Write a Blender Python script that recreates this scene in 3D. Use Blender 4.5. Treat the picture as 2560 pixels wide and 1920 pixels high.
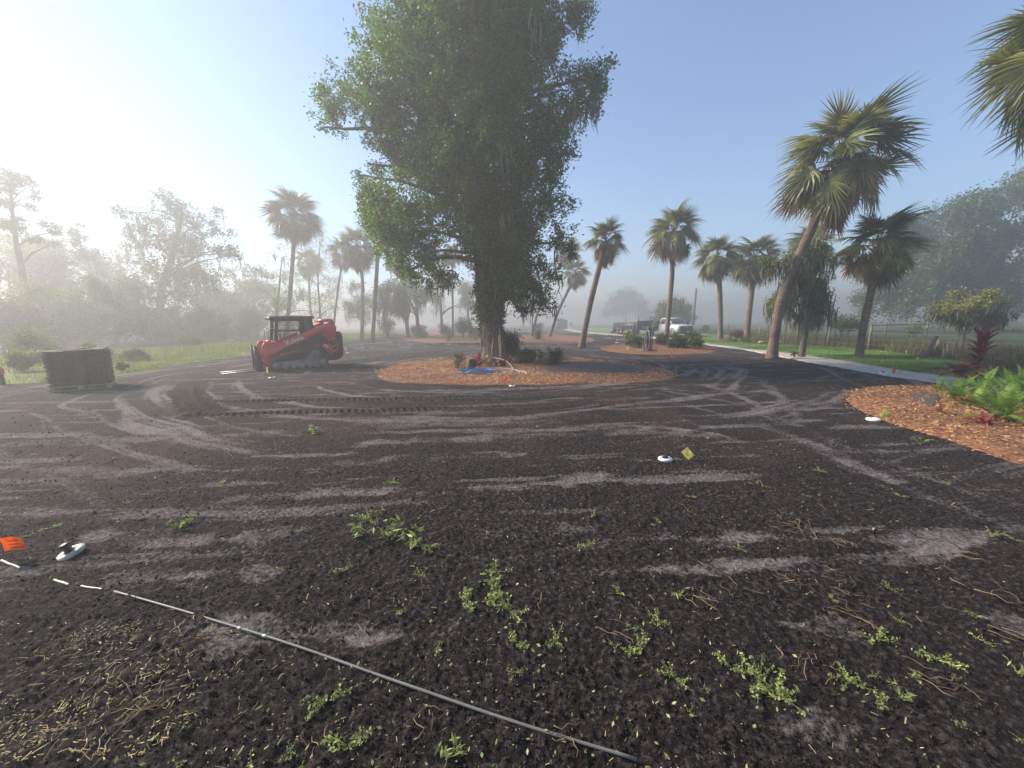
import bpy, math
import numpy as np
from mathutils import Matrix, Vector

for o in list(bpy.data.objects): bpy.data.objects.remove(o)
sc = bpy.context.scene
col = sc.collection

# ------------------------------------------------------------------ camera, sky, sun, exposure
F, CAM_H = 962.0, 1.7                     # focal length in photo pixels (2560 wide), eye height
PITCH, ROLL = math.radians(8.92), math.radians(0.9)
fw = np.array([0, math.cos(PITCH), -math.sin(PITCH)]); rt = np.array([1., 0, 0]); up = np.cross(rt, fw)
cr, sr = math.cos(ROLL), math.sin(ROLL)
CR, CU = cr * rt - sr * up, sr * rt + cr * up
cd = bpy.data.cameras.new('camera'); cam = bpy.data.objects.new('camera', cd); col.objects.link(cam)
cd.sensor_width = 36.0; cd.lens = 36.0 * F / 2560.0; cd.clip_end = 5000; cd.clip_start = 0.05
cam.matrix_world = Matrix(((CR[0], CU[0], -fw[0], 0), (CR[1], CU[1], -fw[1], 0), (CR[2], CU[2], -fw[2], CAM_H), (0, 0, 0, 1)))
sc.camera = cam

SUN_AZ, SUN_EL = math.radians(-70), math.radians(33)      # azimuth clockwise from +Y
w = bpy.data.worlds.new('World'); sc.world = w; w.use_nodes = True
wn = w.node_tree.nodes; wl = w.node_tree.links
sky = wn.new('ShaderNodeTexSky'); sky.sky_type = 'NISHITA'; sky.sun_disc = False
sky.sun_elevation = SUN_EL; sky.sun_rotation = SUN_AZ; sky.air_density = 1.0; sky.dust_density = 0.0; sky.ozone_density = 2.5
bg = wn['Background']; bg.inputs[1].default_value = 0.112
wl.new(sky.outputs[0], bg.inputs[0])
sl = bpy.data.lights.new('sun', 'SUN'); sl.energy = 5.0; sl.angle = math.radians(13); sl.color = (1.0, 0.87, 0.69)
sun = bpy.data.objects.new('sun', sl); col.objects.link(sun)
sdir = Vector((math.sin(SUN_AZ) * math.cos(SUN_EL), math.cos(SUN_AZ) * math.cos(SUN_EL), math.sin(SUN_EL)))
sun.rotation_euler = sdir.to_track_quat('Z', 'Y').to_euler()
sun.location = (-40, 20, 30)
vs = sc.view_settings; vs.view_transform = 'Standard'; vs.look = 'None'; vs.exposure = 1.12; vs.gamma = 1.0; vs.use_curve_mapping = False
HAZE_DENSITY, HAZE_G = 0.0095, 0.46
cy = sc.cycles
cy.use_denoising = True; cy.max_bounces = 6; cy.diffuse_bounces = 3; cy.glossy_bounces = 2; cy.transmission_bounces = 4
cy.volume_bounces = 2; cy.transparent_max_bounces = 6; cy.caustics_reflective = False; cy.caustics_refractive = False
cy.sample_clamp_indirect = 4.0

# ------------------------------------------------------------------ measuring helpers
C0 = np.array([0, 0, CAM_H])
def ray(px, py): return fw + CR * (px - 1280) / F - CU * (py - 960) / F
def G(px, py, z=0.0):
    d = ray(px, py); t = (z - CAM_H) / d[2]; return C0 + t * d
def D(px, py, y):
    d = ray(px, py); return C0 + d * (y / d[1])

# ------------------------------------------------------------------ noise
def _hash(ix, iy, s):
    h = (ix.astype(np.int64) * 374761393 + iy.astype(np.int64) * 668265263 + s * 974634777) & 0x7fffffff
    h = ((h ^ (h >> 13)) * 1274126177) & 0x7fffffff
    return ((h ^ (h >> 16)) & 0xffff) / 65535.0
def vnoise(x, y, s=0):
    ix, iy = np.floor(x), np.floor(y); fx, fy = x - ix, y - iy
    u, v = fx * fx * (3 - 2 * fx), fy * fy * (3 - 2 * fy)
    a, b = _hash(ix, iy, s), _hash(ix + 1, iy, s); c, d = _hash(ix, iy + 1, s), _hash(ix + 1, iy + 1, s)
    return (a + (b - a) * u + (c - a) * v + (a - b - c + d) * u * v) * 2 - 1
def fbm(x, y, s=0, o=3):
    r = 0; a = 1.0; t = 0
    for k in range(o): r = r + a * vnoise(x * 2 ** k + 17.3 * k, y * 2 ** k - 9.1 * k, s + k); t += a; a *= 0.55
    return r / t
def sstep(a, b, x):
    t = np.clip((x - a) / (b - a), 0, 1); return t * t * (3 - 2 * t)

# ------------------------------------------------------------------ mesh helpers
def mesh_np(name, V, Fs, smooth=False):
    V = np.asarray(V, dtype=np.float32)
    if isinstance(Fs, np.ndarray): Fs = [Fs]
    me = bpy.data.meshes.new(name)
    me.vertices.add(len(V)); me.vertices.foreach_set('co', V.ravel())
    nl = sum(f.size for f in Fs); npoly = sum(len(f) for f in Fs)
    me.loops.add(nl); me.polygons.add(npoly)
    me.loops.foreach_set('vertex_index', np.concatenate([f.ravel() for f in Fs]).astype(np.int32))
    cnt = np.concatenate([np.full(len(f), f.shape[1]) for f in Fs])
    st = np.concatenate([[0], np.cumsum(cnt)[:-1]])
    me.polygons.foreach_set('loop_start', st.astype(np.int32))
    if smooth: me.polygons.foreach_set('use_smooth', np.ones(npoly, dtype=bool))
    me.update(calc_edges=True); return me
class MB:
    def __init__(s): s.v = []; s.f = {}; s.n = 0
    def add(s, V, Fc):
        V = np.asarray(V, dtype=float).reshape(-1, 3)
        if isinstance(Fc, np.ndarray): Fc = [Fc]
        for f in Fc:
            f = np.asarray(f)
            if f.ndim == 1: f = f[None]
            s.f.setdefault(f.shape[1], []).append(f + s.n)
        s.v.append(V); s.n += len(V); return s
    def mesh(s, name, smooth=False):
        return mesh_np(name, np.concatenate(s.v), [np.concatenate(x) for x in s.f.values()], smooth)
    def box(s, c, d, rot=None, taper=0.0):
        x, y, z = [k / 2 for k in d]; t = 1 - taper
        V = np.array([(-x, -y, -z), (x, -y, -z), (x, y, -z), (-x, y, -z), (-x * t, -y * t, z), (x * t, -y * t, z), (x * t, y * t, z), (-x * t, y * t, z)])
        if rot is not None: V = V @ np.array(rot).T
        return s.add(V + np.array(c), np.array([(0, 3, 2, 1), (4, 5, 6, 7), (0, 1, 5, 4), (1, 2, 6, 5), (2, 3, 7, 6), (3, 0, 4, 7)]))
    def tube(s, P, R, n=8, cap=True):
        P = np.asarray(P, float); m = len(P); R = np.broadcast_to(np.asarray(R, float), (m,))
        T = np.gradient(P, axis=0); T /= np.linalg.norm(T, axis=1)[:, None] + 1e-12
        a = np.array([0, 0, 1.]) if abs(T[0, 2]) < 0.9 else np.array([1., 0, 0])
        V = []
        u = np.cross(T[0], a); u /= np.linalg.norm(u)
        ang = np.arange(n) * 2 * np.pi / n
        for i in range(m):
            u = u - T[i] * (u @ T[i]); u /= np.linalg.norm(u); v = np.cross(T[i], u)
            V.append(P[i] + R[i] * (np.cos(ang)[:, None] * u + np.sin(ang)[:, None] * v))
        V = np.concatenate(V); k = np.arange(n); k2 = (k + 1) % n
        Q = np.concatenate([np.stack([i * n + k, i * n + k2, (i + 1) * n + k2, (i + 1) * n + k], 1) for i in range(m - 1)])
        fs = [Q]
        if cap: fs += [np.arange(n)[::-1][None], (np.arange(n) + (m - 1) * n)[None]]
        return s.add(V, fs)
    def prism(s, poly, y0, y1):          # polygon in x,z extruded along y
        p = np.asarray(poly, float); n = len(p)
        V = np.concatenate([np.stack([p[:, 0], np.full(n, y), p[:, 1]], 1) for y in (y0, y1)])
        k = np.arange(n); k2 = (k + 1) % n
        return s.add(V, [np.stack([k, k2, k2 + n, k + n], 1), k[::-1][None], (k + n)[None]])
    def cyl(s, a, b, r, n=16, r2=None): return s.tube([a, b], [r, r if r2 is None else r2], n)
    def torus(s, c, R, r, axis='z', n=24, m=8, sq=1.0):
        t = np.linspace(0, 2 * np.pi, n, endpoint=False)[:, None]; p = np.linspace(0, 2 * np.pi, m, endpoint=False)[None]
        x = (R + r * np.cos(p)) * np.cos(t); y = (R + r * np.cos(p)) * np.sin(t); z = sq * r * np.sin(p) + 0 * t
        V = {'z': (x, y, z), 'y': (x, z, y), 'x': (z, x, y)}[axis]; V = np.stack([k.ravel() for k in V], 1) + np.array(c)
        i, j = np.meshgrid(np.arange(n), np.arange(m), indexing='ij'); i2, j2 = (i + 1) % n, (j + 1) % m
        return s.add(V, np.stack([(i * m + j).ravel(), (i2 * m + j).ravel(), (i2 * m + j2).ravel(), (i * m + j2).ravel()], 1))
def lathe(mb, prof, n=20, c=(0, 0, 0)):
    a = np.arange(n) * 2 * np.pi / n; m = len(prof)
    V = np.concatenate([np.stack([r * np.cos(a), r * np.sin(a), np.full(n, z)], 1) for r, z in prof]) + np.array(c)
    k = np.arange(n); k2 = (k + 1) % n
    mb.add(V, [np.concatenate([np.stack([i * n + k, i * n + k2, (i + 1) * n + k2, (i + 1) * n + k], 1) for i in range(m - 1)]), k[::-1][None], (k + (m - 1) * n)[None]])
def spline(P, n=24):
    P = np.asarray(P, float); k = len(P)
    Q = np.vstack([2 * P[0] - P[1], P, 2 * P[-1] - P[-2]]); out = []
    for t in np.linspace(0, k - 1, n):
        i = min(int(t), k - 2); f = t - i; a, b, c, d = Q[i], Q[i + 1], Q[i + 2], Q[i + 3]
        out.append(0.5 * (2 * b + (c - a) * f + (2 * a - 5 * b + 4 * c - d) * f * f + (3 * b - a - 3 * c + d) * f ** 3))
    return np.array(out)
def rotz(a): c, s = math.cos(a), math.sin(a); return np.array([[c, -s, 0], [s, c, 0], [0, 0, 1.]])
def roty(a): c, s = math.cos(a), math.sin(a); return np.array([[c, 0, s], [0, 1, 0], [-s, 0, c]])
def rotx(a): c, s = math.cos(a), math.sin(a); return np.array([[1, 0, 0], [0, c, -s], [0, s, c]])

# ------------------------------------------------------------------ scene-graph helpers
def tag(o, label=None, cat=None, group=None, kind=None):
    if label: o['label'] = label
    if cat: o['category'] = cat
    if group: o['group'] = group
    if kind: o['kind'] = kind
    return o
def thing(name, label, cat, loc=(0, 0, 0), rz=0.0, group=None):
    o = bpy.data.objects.new(name, None); col.objects.link(o); o.empty_display_size = 0.2
    o.location = loc; o.rotation_euler = (0, 0, rz); return tag(o, label, cat, group)
def obj(name, me, mat, parent=None, loc=None, rot=None, scale=None, smooth=False):
    if isinstance(me, MB): me = me.mesh(name, smooth)
    if mat is not None and not me.materials: me.materials.append(mat)
    o = bpy.data.objects.new(name, me); col.objects.link(o)
    if parent is not None: o.parent = parent
    if loc is not None: o.location = loc
    if rot is not None: o.rotation_euler = rot
    if scale is not None: o.scale = scale if hasattr(scale, '__len__') else (scale,) * 3
    return o
def copy_tree(o, parent=None):
    c = o.copy(); col.objects.link(c); c.parent = parent
    for ch in o.children: copy_tree(ch, c)
    return c

# ------------------------------------------------------------------ materials
def new_mat(name):
    m = bpy.data.materials.new(name); m.use_nodes = True; nt = m.node_tree
    return m, nt, nt.nodes, nt.links, nt.nodes['Principled BSDF']
def noise_node(n, l, scale, detail=4, vec=None, rough=0.6):
    t = n.new('ShaderNodeTexNoise'); t.inputs['Scale'].default_value = scale; t.inputs['Detail'].default_value = detail; t.inputs['Roughness'].default_value = rough
    if vec is not None: l.new(vec, t.inputs['Vector'])
    return t
def ramp(n, l, fac, stops):
    r = n.new('ShaderNodeValToRGB'); l.new(fac, r.inputs[0]); e = r.color_ramp.elements
    while len(e) < len(stops): e.new(0.5)
    for k, (p, c) in enumerate(stops): e[k].position = p; e[k].color = (*c, 1)
    return r
def mixc(n, l, fac, a, b, mode='MIX'):
    m = n.new('ShaderNodeMix'); m.data_type = 'RGBA'; m.blend_type = mode
    for s, v in ((m.inputs[0], fac), (m.inputs[6], a), (m.inputs[7], b)):
        if hasattr(v, 'default_value') or hasattr(v, 'is_linked'): l.new(v, s)
        elif isinstance(v, (int, float)): s.default_value = v
        else: s.default_value = (*v, 1)
    return m.outputs[2]
def mat_simple(name, c, rough=0.6, var=0.15, scale=8.0, metal=0.0, dirt=None, dirt_amt=0.35, bump=0.0, bscale=60, spec=None, coat=0.0):
    m, nt, n, l, b = new_mat(name)
    tc = n.new('ShaderNodeTexCoord'); t = noise_node(n, l, scale, 5, tc.outputs['Object'])
    c = np.array(c); d = np.array(dirt) if dirt is not None else c * (1 - 2 * var)
    r = ramp(n, l, t.outputs[0], [(0.3, tuple(np.clip(c * (1 + var), 0, 1))), (0.55, tuple(c)), (0.62 if dirt is not None else 0.75, tuple(c * (1 - dirt_amt) + d * dirt_amt) if dirt is not None else tuple(d))])
    l.new(r.outputs[0], b.inputs['Base Color']); b.inputs['Roughness'].default_value = rough; b.inputs['Metallic'].default_value = metal
    if spec is not None: b.inputs['Specular IOR Level'].default_value = spec
    if coat: b.inputs['Coat Weight'].default_value = coat
    if bump:
        t2 = noise_node(n, l, bscale, 4, tc.outputs['Object']); bp = n.new('ShaderNodeBump'); bp.inputs['Strength'].default_value = bump; bp.inputs['Distance'].default_value = 0.02
        l.new(t2.outputs[0], bp.inputs['Height']); l.new(bp.outputs[0], b.inputs['Normal'])
    return m
def mat_leaf(name, cols, trans=0.35, rough=0.5, tcol=None, perobj=False, nscale=0.6, spec=0.35):
    m, nt, n, l, b = new_mat(name)
    if perobj: src = n.new('ShaderNodeObjectInfo').outputs['Random']
    else: src = n.new('ShaderNodeNewGeometry').outputs['Random Per Island']
    k = len(cols); r = ramp(n, l, src, [(0.05 + 0.9 * i / max(k - 1, 1), c) for i, c in enumerate(cols)])
    tc = n.new('ShaderNodeTexCoord'); t = noise_node(n, l, nscale, 3, tc.outputs['Object'])
    v = ramp(n, l, t.outputs[0], [(0.3, (0.5, 0.5, 0.5)), (0.7, (1.4, 1.4, 1.25))])
    cc = mixc(n, l, 1.0, r.outputs[0], v.outputs[0], 'MULTIPLY')
    l.new(cc, b.inputs['Base Color']); b.inputs['Roughness'].default_value = rough; b.inputs['Specular IOR Level'].default_value = spec
    if trans > 0:
        tr = n.new('ShaderNodeBsdfTranslucent'); ms = n.new('ShaderNodeMixShader'); ms.inputs[0].default_value = trans
        c2 = mixc(n, l, 1.0, cc, tcol or (1.5, 1.6, 0.8), 'MULTIPLY'); l.new(c2, tr.inputs[0])
        l.new(b.outputs[0], ms.inputs[1]); l.new(tr.outputs[0], ms.inputs[2]); l.new(ms.outputs[0], n['Material Output'].inputs[0])
    return m

M = {}
# tilled ground: black soil, grey sand in streaks, rough grass outside
m, nt, n, l, b = new_mat('tilled_soil')
tc = n.new('ShaderNodeTexCoord'); P = tc.outputs['Object']
a_s = n.new('ShaderNodeAttribute'); a_s.attribute_name = 'sand'; a_o = n.new('ShaderNodeAttribute'); a_o.attribute_name = 'soil'
a_r = n.new('ShaderNodeAttribute'); a_r.attribute_name = 'reddish'
n1 = noise_node(n, l, 34, 6, P, 0.7); n2 = noise_node(n, l, 3.2, 6, P, 0.65); n3 = noise_node(n, l, 160, 4, P, 0.7)
def math_node(op, a, b_, clamp=False):
    q = n.new('ShaderNodeMath'); q.operation = op; q.use_clamp = clamp
    for s, v in zip(q.inputs, (a, b_)):
        if isinstance(v, (int, float)): s.default_value = v
        else: l.new(v, s)
    return q.outputs[0]
soilc = ramp(n, l, n1.outputs[0], [(0.3, (0.0065, 0.0052, 0.0052)), (0.5, (0.025, 0.0200, 0.0200)), (0.72, (0.135, 0.110, 0.105))])
sandc = ramp(n, l, n1.outputs[0], [(0.3, (0.12, 0.105, 0.108)), (0.55, (0.27, 0.24, 0.24)), (0.75, (0.45, 0.40, 0.385))])
brownc = ramp(n, l, n1.outputs[0], [(0.3, (0.035, 0.022, 0.016)), (0.55, (0.10, 0.063, 0.045)), (0.75, (0.22, 0.15, 0.11))])
fac = math_node('ADD', a_s.outputs['Fac'], math_node('MULTIPLY', math_node('SUBTRACT', n2.outputs[0], 0.5), 0.9))
fac = math_node('ADD', fac, math_node('MULTIPLY', math_node('SUBTRACT', n1.outputs[0], 0.5), 1.0))
fr = ramp(n, l, fac, [(0.30, (0, 0, 0)), (0.80, (1, 1, 1))])
base = mixc(n, l, math_node('MULTIPLY', a_r.outputs['Fac'], 0.8), soilc.outputs[0], brownc.outputs[0])
base = mixc(n, l, math_node('MULTIPLY', fr.outputs[0], 0.85), base, sandc.outputs[0])
spk = ramp(n, l, n3.outputs[0], [(0.70, (0, 0, 0)), (0.78, (1, 1, 1))])
base = mixc(n, l, math_node('MULTIPLY', spk.outputs[0], 0.25), base, (0.28, 0.24, 0.18))
gr = ramp(n, l, n2.outputs[0], [(0.3, (0.035, 0.055, 0.018)), (0.55, (0.06, 0.085, 0.03)), (0.75, (0.11, 0.11, 0.05))])
base = mixc(n, l, a_o.outputs['Fac'], gr.outputs[0], base)
l.new(base, b.inputs['Base Color']); b.inputs['Roughness'].default_value = 0.92; b.inputs['Specular IOR Level'].default_value = 0.15
bp = n.new('ShaderNodeBump'); bp.inputs['Strength'].default_value = 1.0; bp.inputs['Distance'].default_value = 0.045
l.new(math_node('ADD', n1.outputs[0], math_node('MULTIPLY', n3.outputs[0], 0.4)), bp.inputs['Height']); l.new(bp.outputs[0], b.inputs['Normal'])
M['soil'] = m
M['lane'] = mat_simple('shell_lane', (0.42, 0.39, 0.35), 0.95, 0.18, 3.0, bump=0.5, bscale=70, dirt=(0.18, 0.16, 0.13), dirt_amt=0.7)
M['lawn'] = mat_simple('lawn_turf', (0.12, 0.20, 0.05), 0.9, 0.25, 0.8, bump=0.6, bscale=40)
M['verge'] = mat_simple('verge_turf', (0.10, 0.14, 0.035), 0.9, 0.25, 0.7, bump=0.6, bscale=40)
M['mulchbase'] = mat_simple('mulch_base', (0.19, 0.085, 0.04), 0.95, 0.4, 14, bump=0.8, bscale=50)
M['darksoil'] = mat_simple('loose_soil', (0.075, 0.060, 0.055), 0.95, 0.45, 14, bump=1.0, bscale=50)
M['chip'] = mat_leaf('mulch_chip', [(0.17, 0.075, 0.038), (0.37, 0.155, 0.068), (0.48, 0.25, 0.12), (0.24, 0.11, 0.06), (0.58, 0.40, 0.25)], 0.0, 0.85)
M['crumb'] = mat_leaf('soil_crumb', [(0.010, 0.008, 0.008), (0.022, 0.018, 0.018), (0.045, 0.037, 0.036), (0.015, 0.012, 0.012)], 0.0, 0.95, nscale=3, spec=0.15)
M['straw'] = mat_leaf('dry_straw', [(0.30, 0.23, 0.12), (0.45, 0.37, 0.21), (0.24, 0.15, 0.09), (0.52, 0.46, 0.27)], 0.15, 0.7, (1, 1, 1))
M['clipping'] = mat_leaf('pale_clipping', [(0.36, 0.32, 0.15), (0.50, 0.44, 0.25), (0.30, 0.30, 0.11), (0.22, 0.15, 0.10)], 0.15, 0.7, (1, 1, 1))
M['twig'] = mat_leaf('twig', [(0.16, 0.10, 0.06), (0.30, 0.22, 0.13), (0.10, 0.065, 0.045)], 0.0, 0.8)
M['weed'] = mat_leaf('weed_leaf', [(0.20, 0.25, 0.08), (0.28, 0.33, 0.12), (0.40, 0.44, 0.20), (0.15, 0.21, 0.08)], 0.3, 0.5, nscale=4)
M['blade'] = mat_leaf('grass_blade', [(0.11, 0.20, 0.04), (0.15, 0.25, 0.055), (0.19, 0.28, 0.07)], 0.3, 0.6)
M['vblade'] = mat_leaf('verge_blade', [(0.16, 0.21, 0.045), (0.22, 0.26, 0.06), (0.20, 0.20, 0.07), (0.10, 0.15, 0.035)], 0.35, 0.6)
M['tall'] = mat_leaf('tall_dry_weed', [(0.13, 0.13, 0.06), (0.20, 0.17, 0.09), (0.07, 0.09, 0.035), (0.10, 0.075, 0.05)], 0.25, 0.8)
M['oak'] = mat_leaf('oak_leaf', [(0.032, 0.078, 0.018), (0.055, 0.118, 0.026), (0.10, 0.165, 0.036), (0.036, 0.09, 0.032)], 0.36, 0.45, (2.0, 2.3, 0.5), nscale=0.9)
M['ivy'] = mat_leaf('vine_leaf', [(0.035, 0.07, 0.022), (0.06, 0.10, 0.03), (0.09, 0.12, 0.04)], 0.3, 0.5)
M['dull'] = mat_leaf('dull_leaf', [(0.08, 0.10, 0.03), (0.12, 0.135, 0.04), (0.10, 0.115, 0.035)], 0.4, 0.6)
M['young'] = mat_leaf('young_leaf', [(0.11, 0.15, 0.035), (0.16, 0.20, 0.05), (0.22, 0.24, 0.06), (0.08, 0.12, 0.035)], 0.35, 0.55)
M['yellow'] = mat_leaf('yellow_leaf', [(0.19, 0.20, 0.04), (0.30, 0.28, 0.07), (0.12, 0.15, 0.04)], 0.3, 0.55)
M['liveoak'] = mat_leaf('live_oak_leaf', [(0.04, 0.085, 0.025), (0.065, 0.115, 0.035), (0.09, 0.14, 0.045)], 0.3, 0.5)
M['bush'] = mat_leaf('bush_leaf', [(0.04, 0.08, 0.025), (0.065, 0.11, 0.035), (0.10, 0.14, 0.05)], 0.25, 0.5)
M['rust'] = mat_leaf('rusty_leaf', [(0.12, 0.06, 0.04), (0.16, 0.09, 0.06)], 0.2, 0.6)
M['moss'] = mat_leaf('spanish_moss', [(0.20, 0.195, 0.165), (0.27, 0.26, 0.22), (0.15, 0.15, 0.125)], 0.25, 0.9, (1, 1, 1))
M['palm'] = mat_leaf('palm_frond', [(0.10, 0.13, 0.035), (0.15, 0.17, 0.05), (0.23, 0.21, 0.06), (0.12, 0.145, 0.05)], 0.28, 0.38, (1.5, 1.5, 0.7), perobj=True, nscale=1.5)
M['palmdead'] = mat_leaf('dead_frond', [(0.24, 0.14, 0.07), (0.34, 0.22, 0.12), (0.19, 0.12, 0.075)], 0.2, 0.7, (1.2, 1, 0.8), perobj=True, nscale=1.5)
M['fern'] = mat_leaf('fern_frond', [(0.08, 0.16, 0.028), (0.13, 0.23, 0.04), (0.19, 0.29, 0.06)], 0.35, 0.5, perobj=True, nscale=3)
M['cycad'] = mat_leaf('cycad_frond', [(0.025, 0.055, 0.02), (0.04, 0.075, 0.028), (0.06, 0.09, 0.035)], 0.2, 0.45, perobj=True, nscale=3)
M['ti'] = mat_leaf('ti_leaf', [(0.20, 0.018, 0.05), (0.28, 0.03, 0.075), (0.12, 0.018, 0.04)], 0.25, 0.35, (1.5, 1, 1), perobj=True, nscale=3)
M['tibrown'] = mat_leaf('ti_old_leaf', [(0.18, 0.06, 0.05), (0.24, 0.10, 0.07), (0.13, 0.045, 0.045)], 0.25, 0.45, (1.4, 1, 1), perobj=True, nscale=3)
M['brom'] = mat_leaf('bromeliad_red', [(0.26, 0.03, 0.045), (0.34, 0.06, 0.06), (0.18, 0.03, 0.05)], 0.2, 0.4, (1.4, 1, 1), perobj=True, nscale=4)
M['bromo'] = mat_leaf('bromeliad_orange', [(0.25, 0.09, 0.03), (0.22, 0.16, 0.05), (0.20, 0.06, 0.03)], 0.25, 0.45, (1.3, 1.1, 0.9), perobj=True, nscale=4)
M['bromy'] = mat_leaf('bromeliad_yellow', [(0.22, 0.22, 0.05), (0.30, 0.28, 0.09), (0.14, 0.18, 0.05)], 0.25, 0.45, (1.2, 1.2, 0.9), perobj=True, nscale=4)

def mat_bark(name, c1, c2, sx=7.0, sz=1.2, ring=False, dist=0.05):
    m, nt, n, l, b = new_mat(name)
    tc = n.new('ShaderNodeTexCoord'); mp = n.new('ShaderNodeMapping'); mp.inputs['Scale'].default_value = (sx, sx, sz); l.new(tc.outputs['Object'], mp.inputs[0])
    t = noise_node(n, l, 2.5, 6, mp.outputs[0], 0.7); t2 = noise_node(n, l, 1.3, 3, tc.outputs['Object'])
    r = ramp(n, l, t.outputs[0], [(0.32, c1), (0.5, tuple((np.array(c1) + c2) / 2)), (0.68, c2)])
    v = ramp(n, l, t2.outputs[0], [(0.35, (0.65, 0.65, 0.68)), (0.65, (1.15, 1.1, 1.05))])
    l.new(mixc(n, l, 1.0, r.outputs[0], v.outputs[0], 'MULTIPLY'), b.inputs['Base Color']); b.inputs['Roughness'].default_value = 0.9; b.inputs['Specular IOR Level'].default_value = 0.2
    bp = n.new('ShaderNodeBump'); bp.inputs['Strength'].default_value = 1.0; bp.inputs['Distance'].default_value = dist
    l.new(t.outputs[0], bp.inputs['Height']); l.new(bp.outputs[0], b.inputs['Normal']); return m
M['oakbark'] = mat_bark('oak_bark', (0.06, 0.048, 0.04), (0.30, 0.25, 0.20), 9, 1.2)
M['palmbark'] = mat_bark('palm_bark', (0.11, 0.08, 0.06), (0.30, 0.23, 0.17), 1.5, 14, dist=0.02)
M['greybark'] = mat_bark('grey_bark', (0.07, 0.06, 0.05), (0.22, 0.19, 0.16), 6, 1.5)

M['red'] = mat_simple('orange_red_paint', (0.64, 0.04, 0.014), 0.38, 0.06, 4, dirt=(0.14, 0.06, 0.045), dirt_amt=0.18, coat=0.2)
M['black'] = mat_simple('black_metal', (0.018, 0.018, 0.019), 0.5, 0.2, 6, dirt=(0.09, 0.08, 0.075), dirt_amt=0.35)
M['rubber'] = mat_simple('track_rubber', (0.022, 0.021, 0.021), 0.85, 0.2, 9, dirt=(0.10, 0.09, 0.085), dirt_amt=0.6)
M['frame'] = mat_simple('dusty_grey_steel', (0.21, 0.20, 0.19), 0.7, 0.15, 7, dirt=(0.07, 0.06, 0.055), dirt_amt=0.6)
M['steel'] = mat_simple('worn_steel', (0.42, 0.41, 0.40), 0.4, 0.15, 10, metal=0.8)
M['white'] = mat_simple('white_paint', (0.75, 0.76, 0.77), 0.3, 0.03, 3, coat=0.4)
M['letter'] = mat_simple('white_lettering', (0.75, 0.74, 0.72), 0.5, 0.05, 5)
M['glass'] = mat_simple('dark_glass', (0.03, 0.04, 0.045), 0.08, 0.1, 3, spec=0.8)
M['chrome'] = mat_simple('chrome', (0.6, 0.6, 0.62), 0.2, 0.05, 5, metal=1.0)
M['lamp'] = mat_simple('lamp_lens', (0.65, 0.65, 0.62), 0.15, 0.08, 20)
M['emblem'] = mat_simple('blue_emblem', (0.03, 0.07, 0.25), 0.3, 0.1, 8)
M['plate'] = mat_simple('licence_plate', (0.55, 0.55, 0.52), 0.5, 0.12, 40)
M['pvc'] = mat_simple('dirty_pvc', (0.13, 0.13, 0.125), 0.5, 0.2, 5, dirt=(0.10, 0.09, 0.085), dirt_amt=0.55)
M['pvcw'] = mat_simple('white_pvc', (0.46, 0.44, 0.36), 0.45, 0.1, 9, dirt=(0.2, 0.18, 0.15), dirt_amt=0.5)
M['donut'] = mat_simple('white_concrete', (0.68, 0.68, 0.66), 0.7, 0.08, 14, dirt=(0.3, 0.27, 0.24), dirt_amt=0.4)
M['donutgreen'] = mat_simple('pale_green_plastic', (0.50, 0.53, 0.45), 0.5, 0.1, 14, dirt=(0.12, 0.1, 0.09), dirt_amt=0.6)
M['orange'] = mat_leaf('orange_flag', [(0.80, 0.12, 0.02), (0.85, 0.16, 0.03)], 0.4, 0.5, (1.1, 0.9, 0.8), nscale=20)
M['yellowflag'] = mat_leaf('yellow_flag', [(0.62, 0.58, 0.14), (0.66, 0.62, 0.18)], 0.4, 0.5, (1, 1, 0.9), nscale=20)
M['ink'] = mat_simple('dark_print', (0.38, 0.09, 0.03), 0.7, 0.1, 20)
M['wire'] = mat_simple('steel_wire', (0.25, 0.24, 0.23), 0.5, 0.1, 20, metal=0.6)
M['hose'] = mat_simple('blue_hose', (0.05, 0.16, 0.40), 0.4, 0.15, 8)
M['hosew'] = mat_simple('pale_blue_hose', (0.42, 0.50, 0.60), 0.4, 0.12, 8)
M['handle'] = mat_simple('orange_wood', (0.55, 0.20, 0.03), 0.45, 0.15, 9)
M['wood'] = mat_simple('worn_wood', (0.45, 0.31, 0.14), 0.65, 0.2, 12)
M['greywood'] = mat_bark('weathered_wood', (0.10, 0.085, 0.07), (0.28, 0.24, 0.20), 10, 1.0, dist=0.01)
M['palletwood'] = mat_simple('pallet_wood', (0.42, 0.36, 0.22), 0.8, 0.2, 12)
M['sod'] = mat_simple('sod_edge', (0.13, 0.095, 0.058), 0.95, 0.4, 22, bump=1.0, bscale=90, dirt=(0.09, 0.095, 0.045), dirt_amt=0.7)
M['sodtop'] = mat_simple('sod_roots', (0.14, 0.09, 0.065), 0.95, 0.3, 18, bump=1.0, bscale=90)
M['rock'] = mat_simple('dark_pot', (0.02, 0.02, 0.022), 0.6, 0.3, 9)
M['iron'] = mat_simple('old_iron', (0.10, 0.095, 0.09), 0.6, 0.25, 12)
M['shed'] = mat_simple('grey_siding', (0.22, 0.21, 0.20), 0.8, 0.1, 3)

rng = np.random.RandomState(7)

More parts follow.
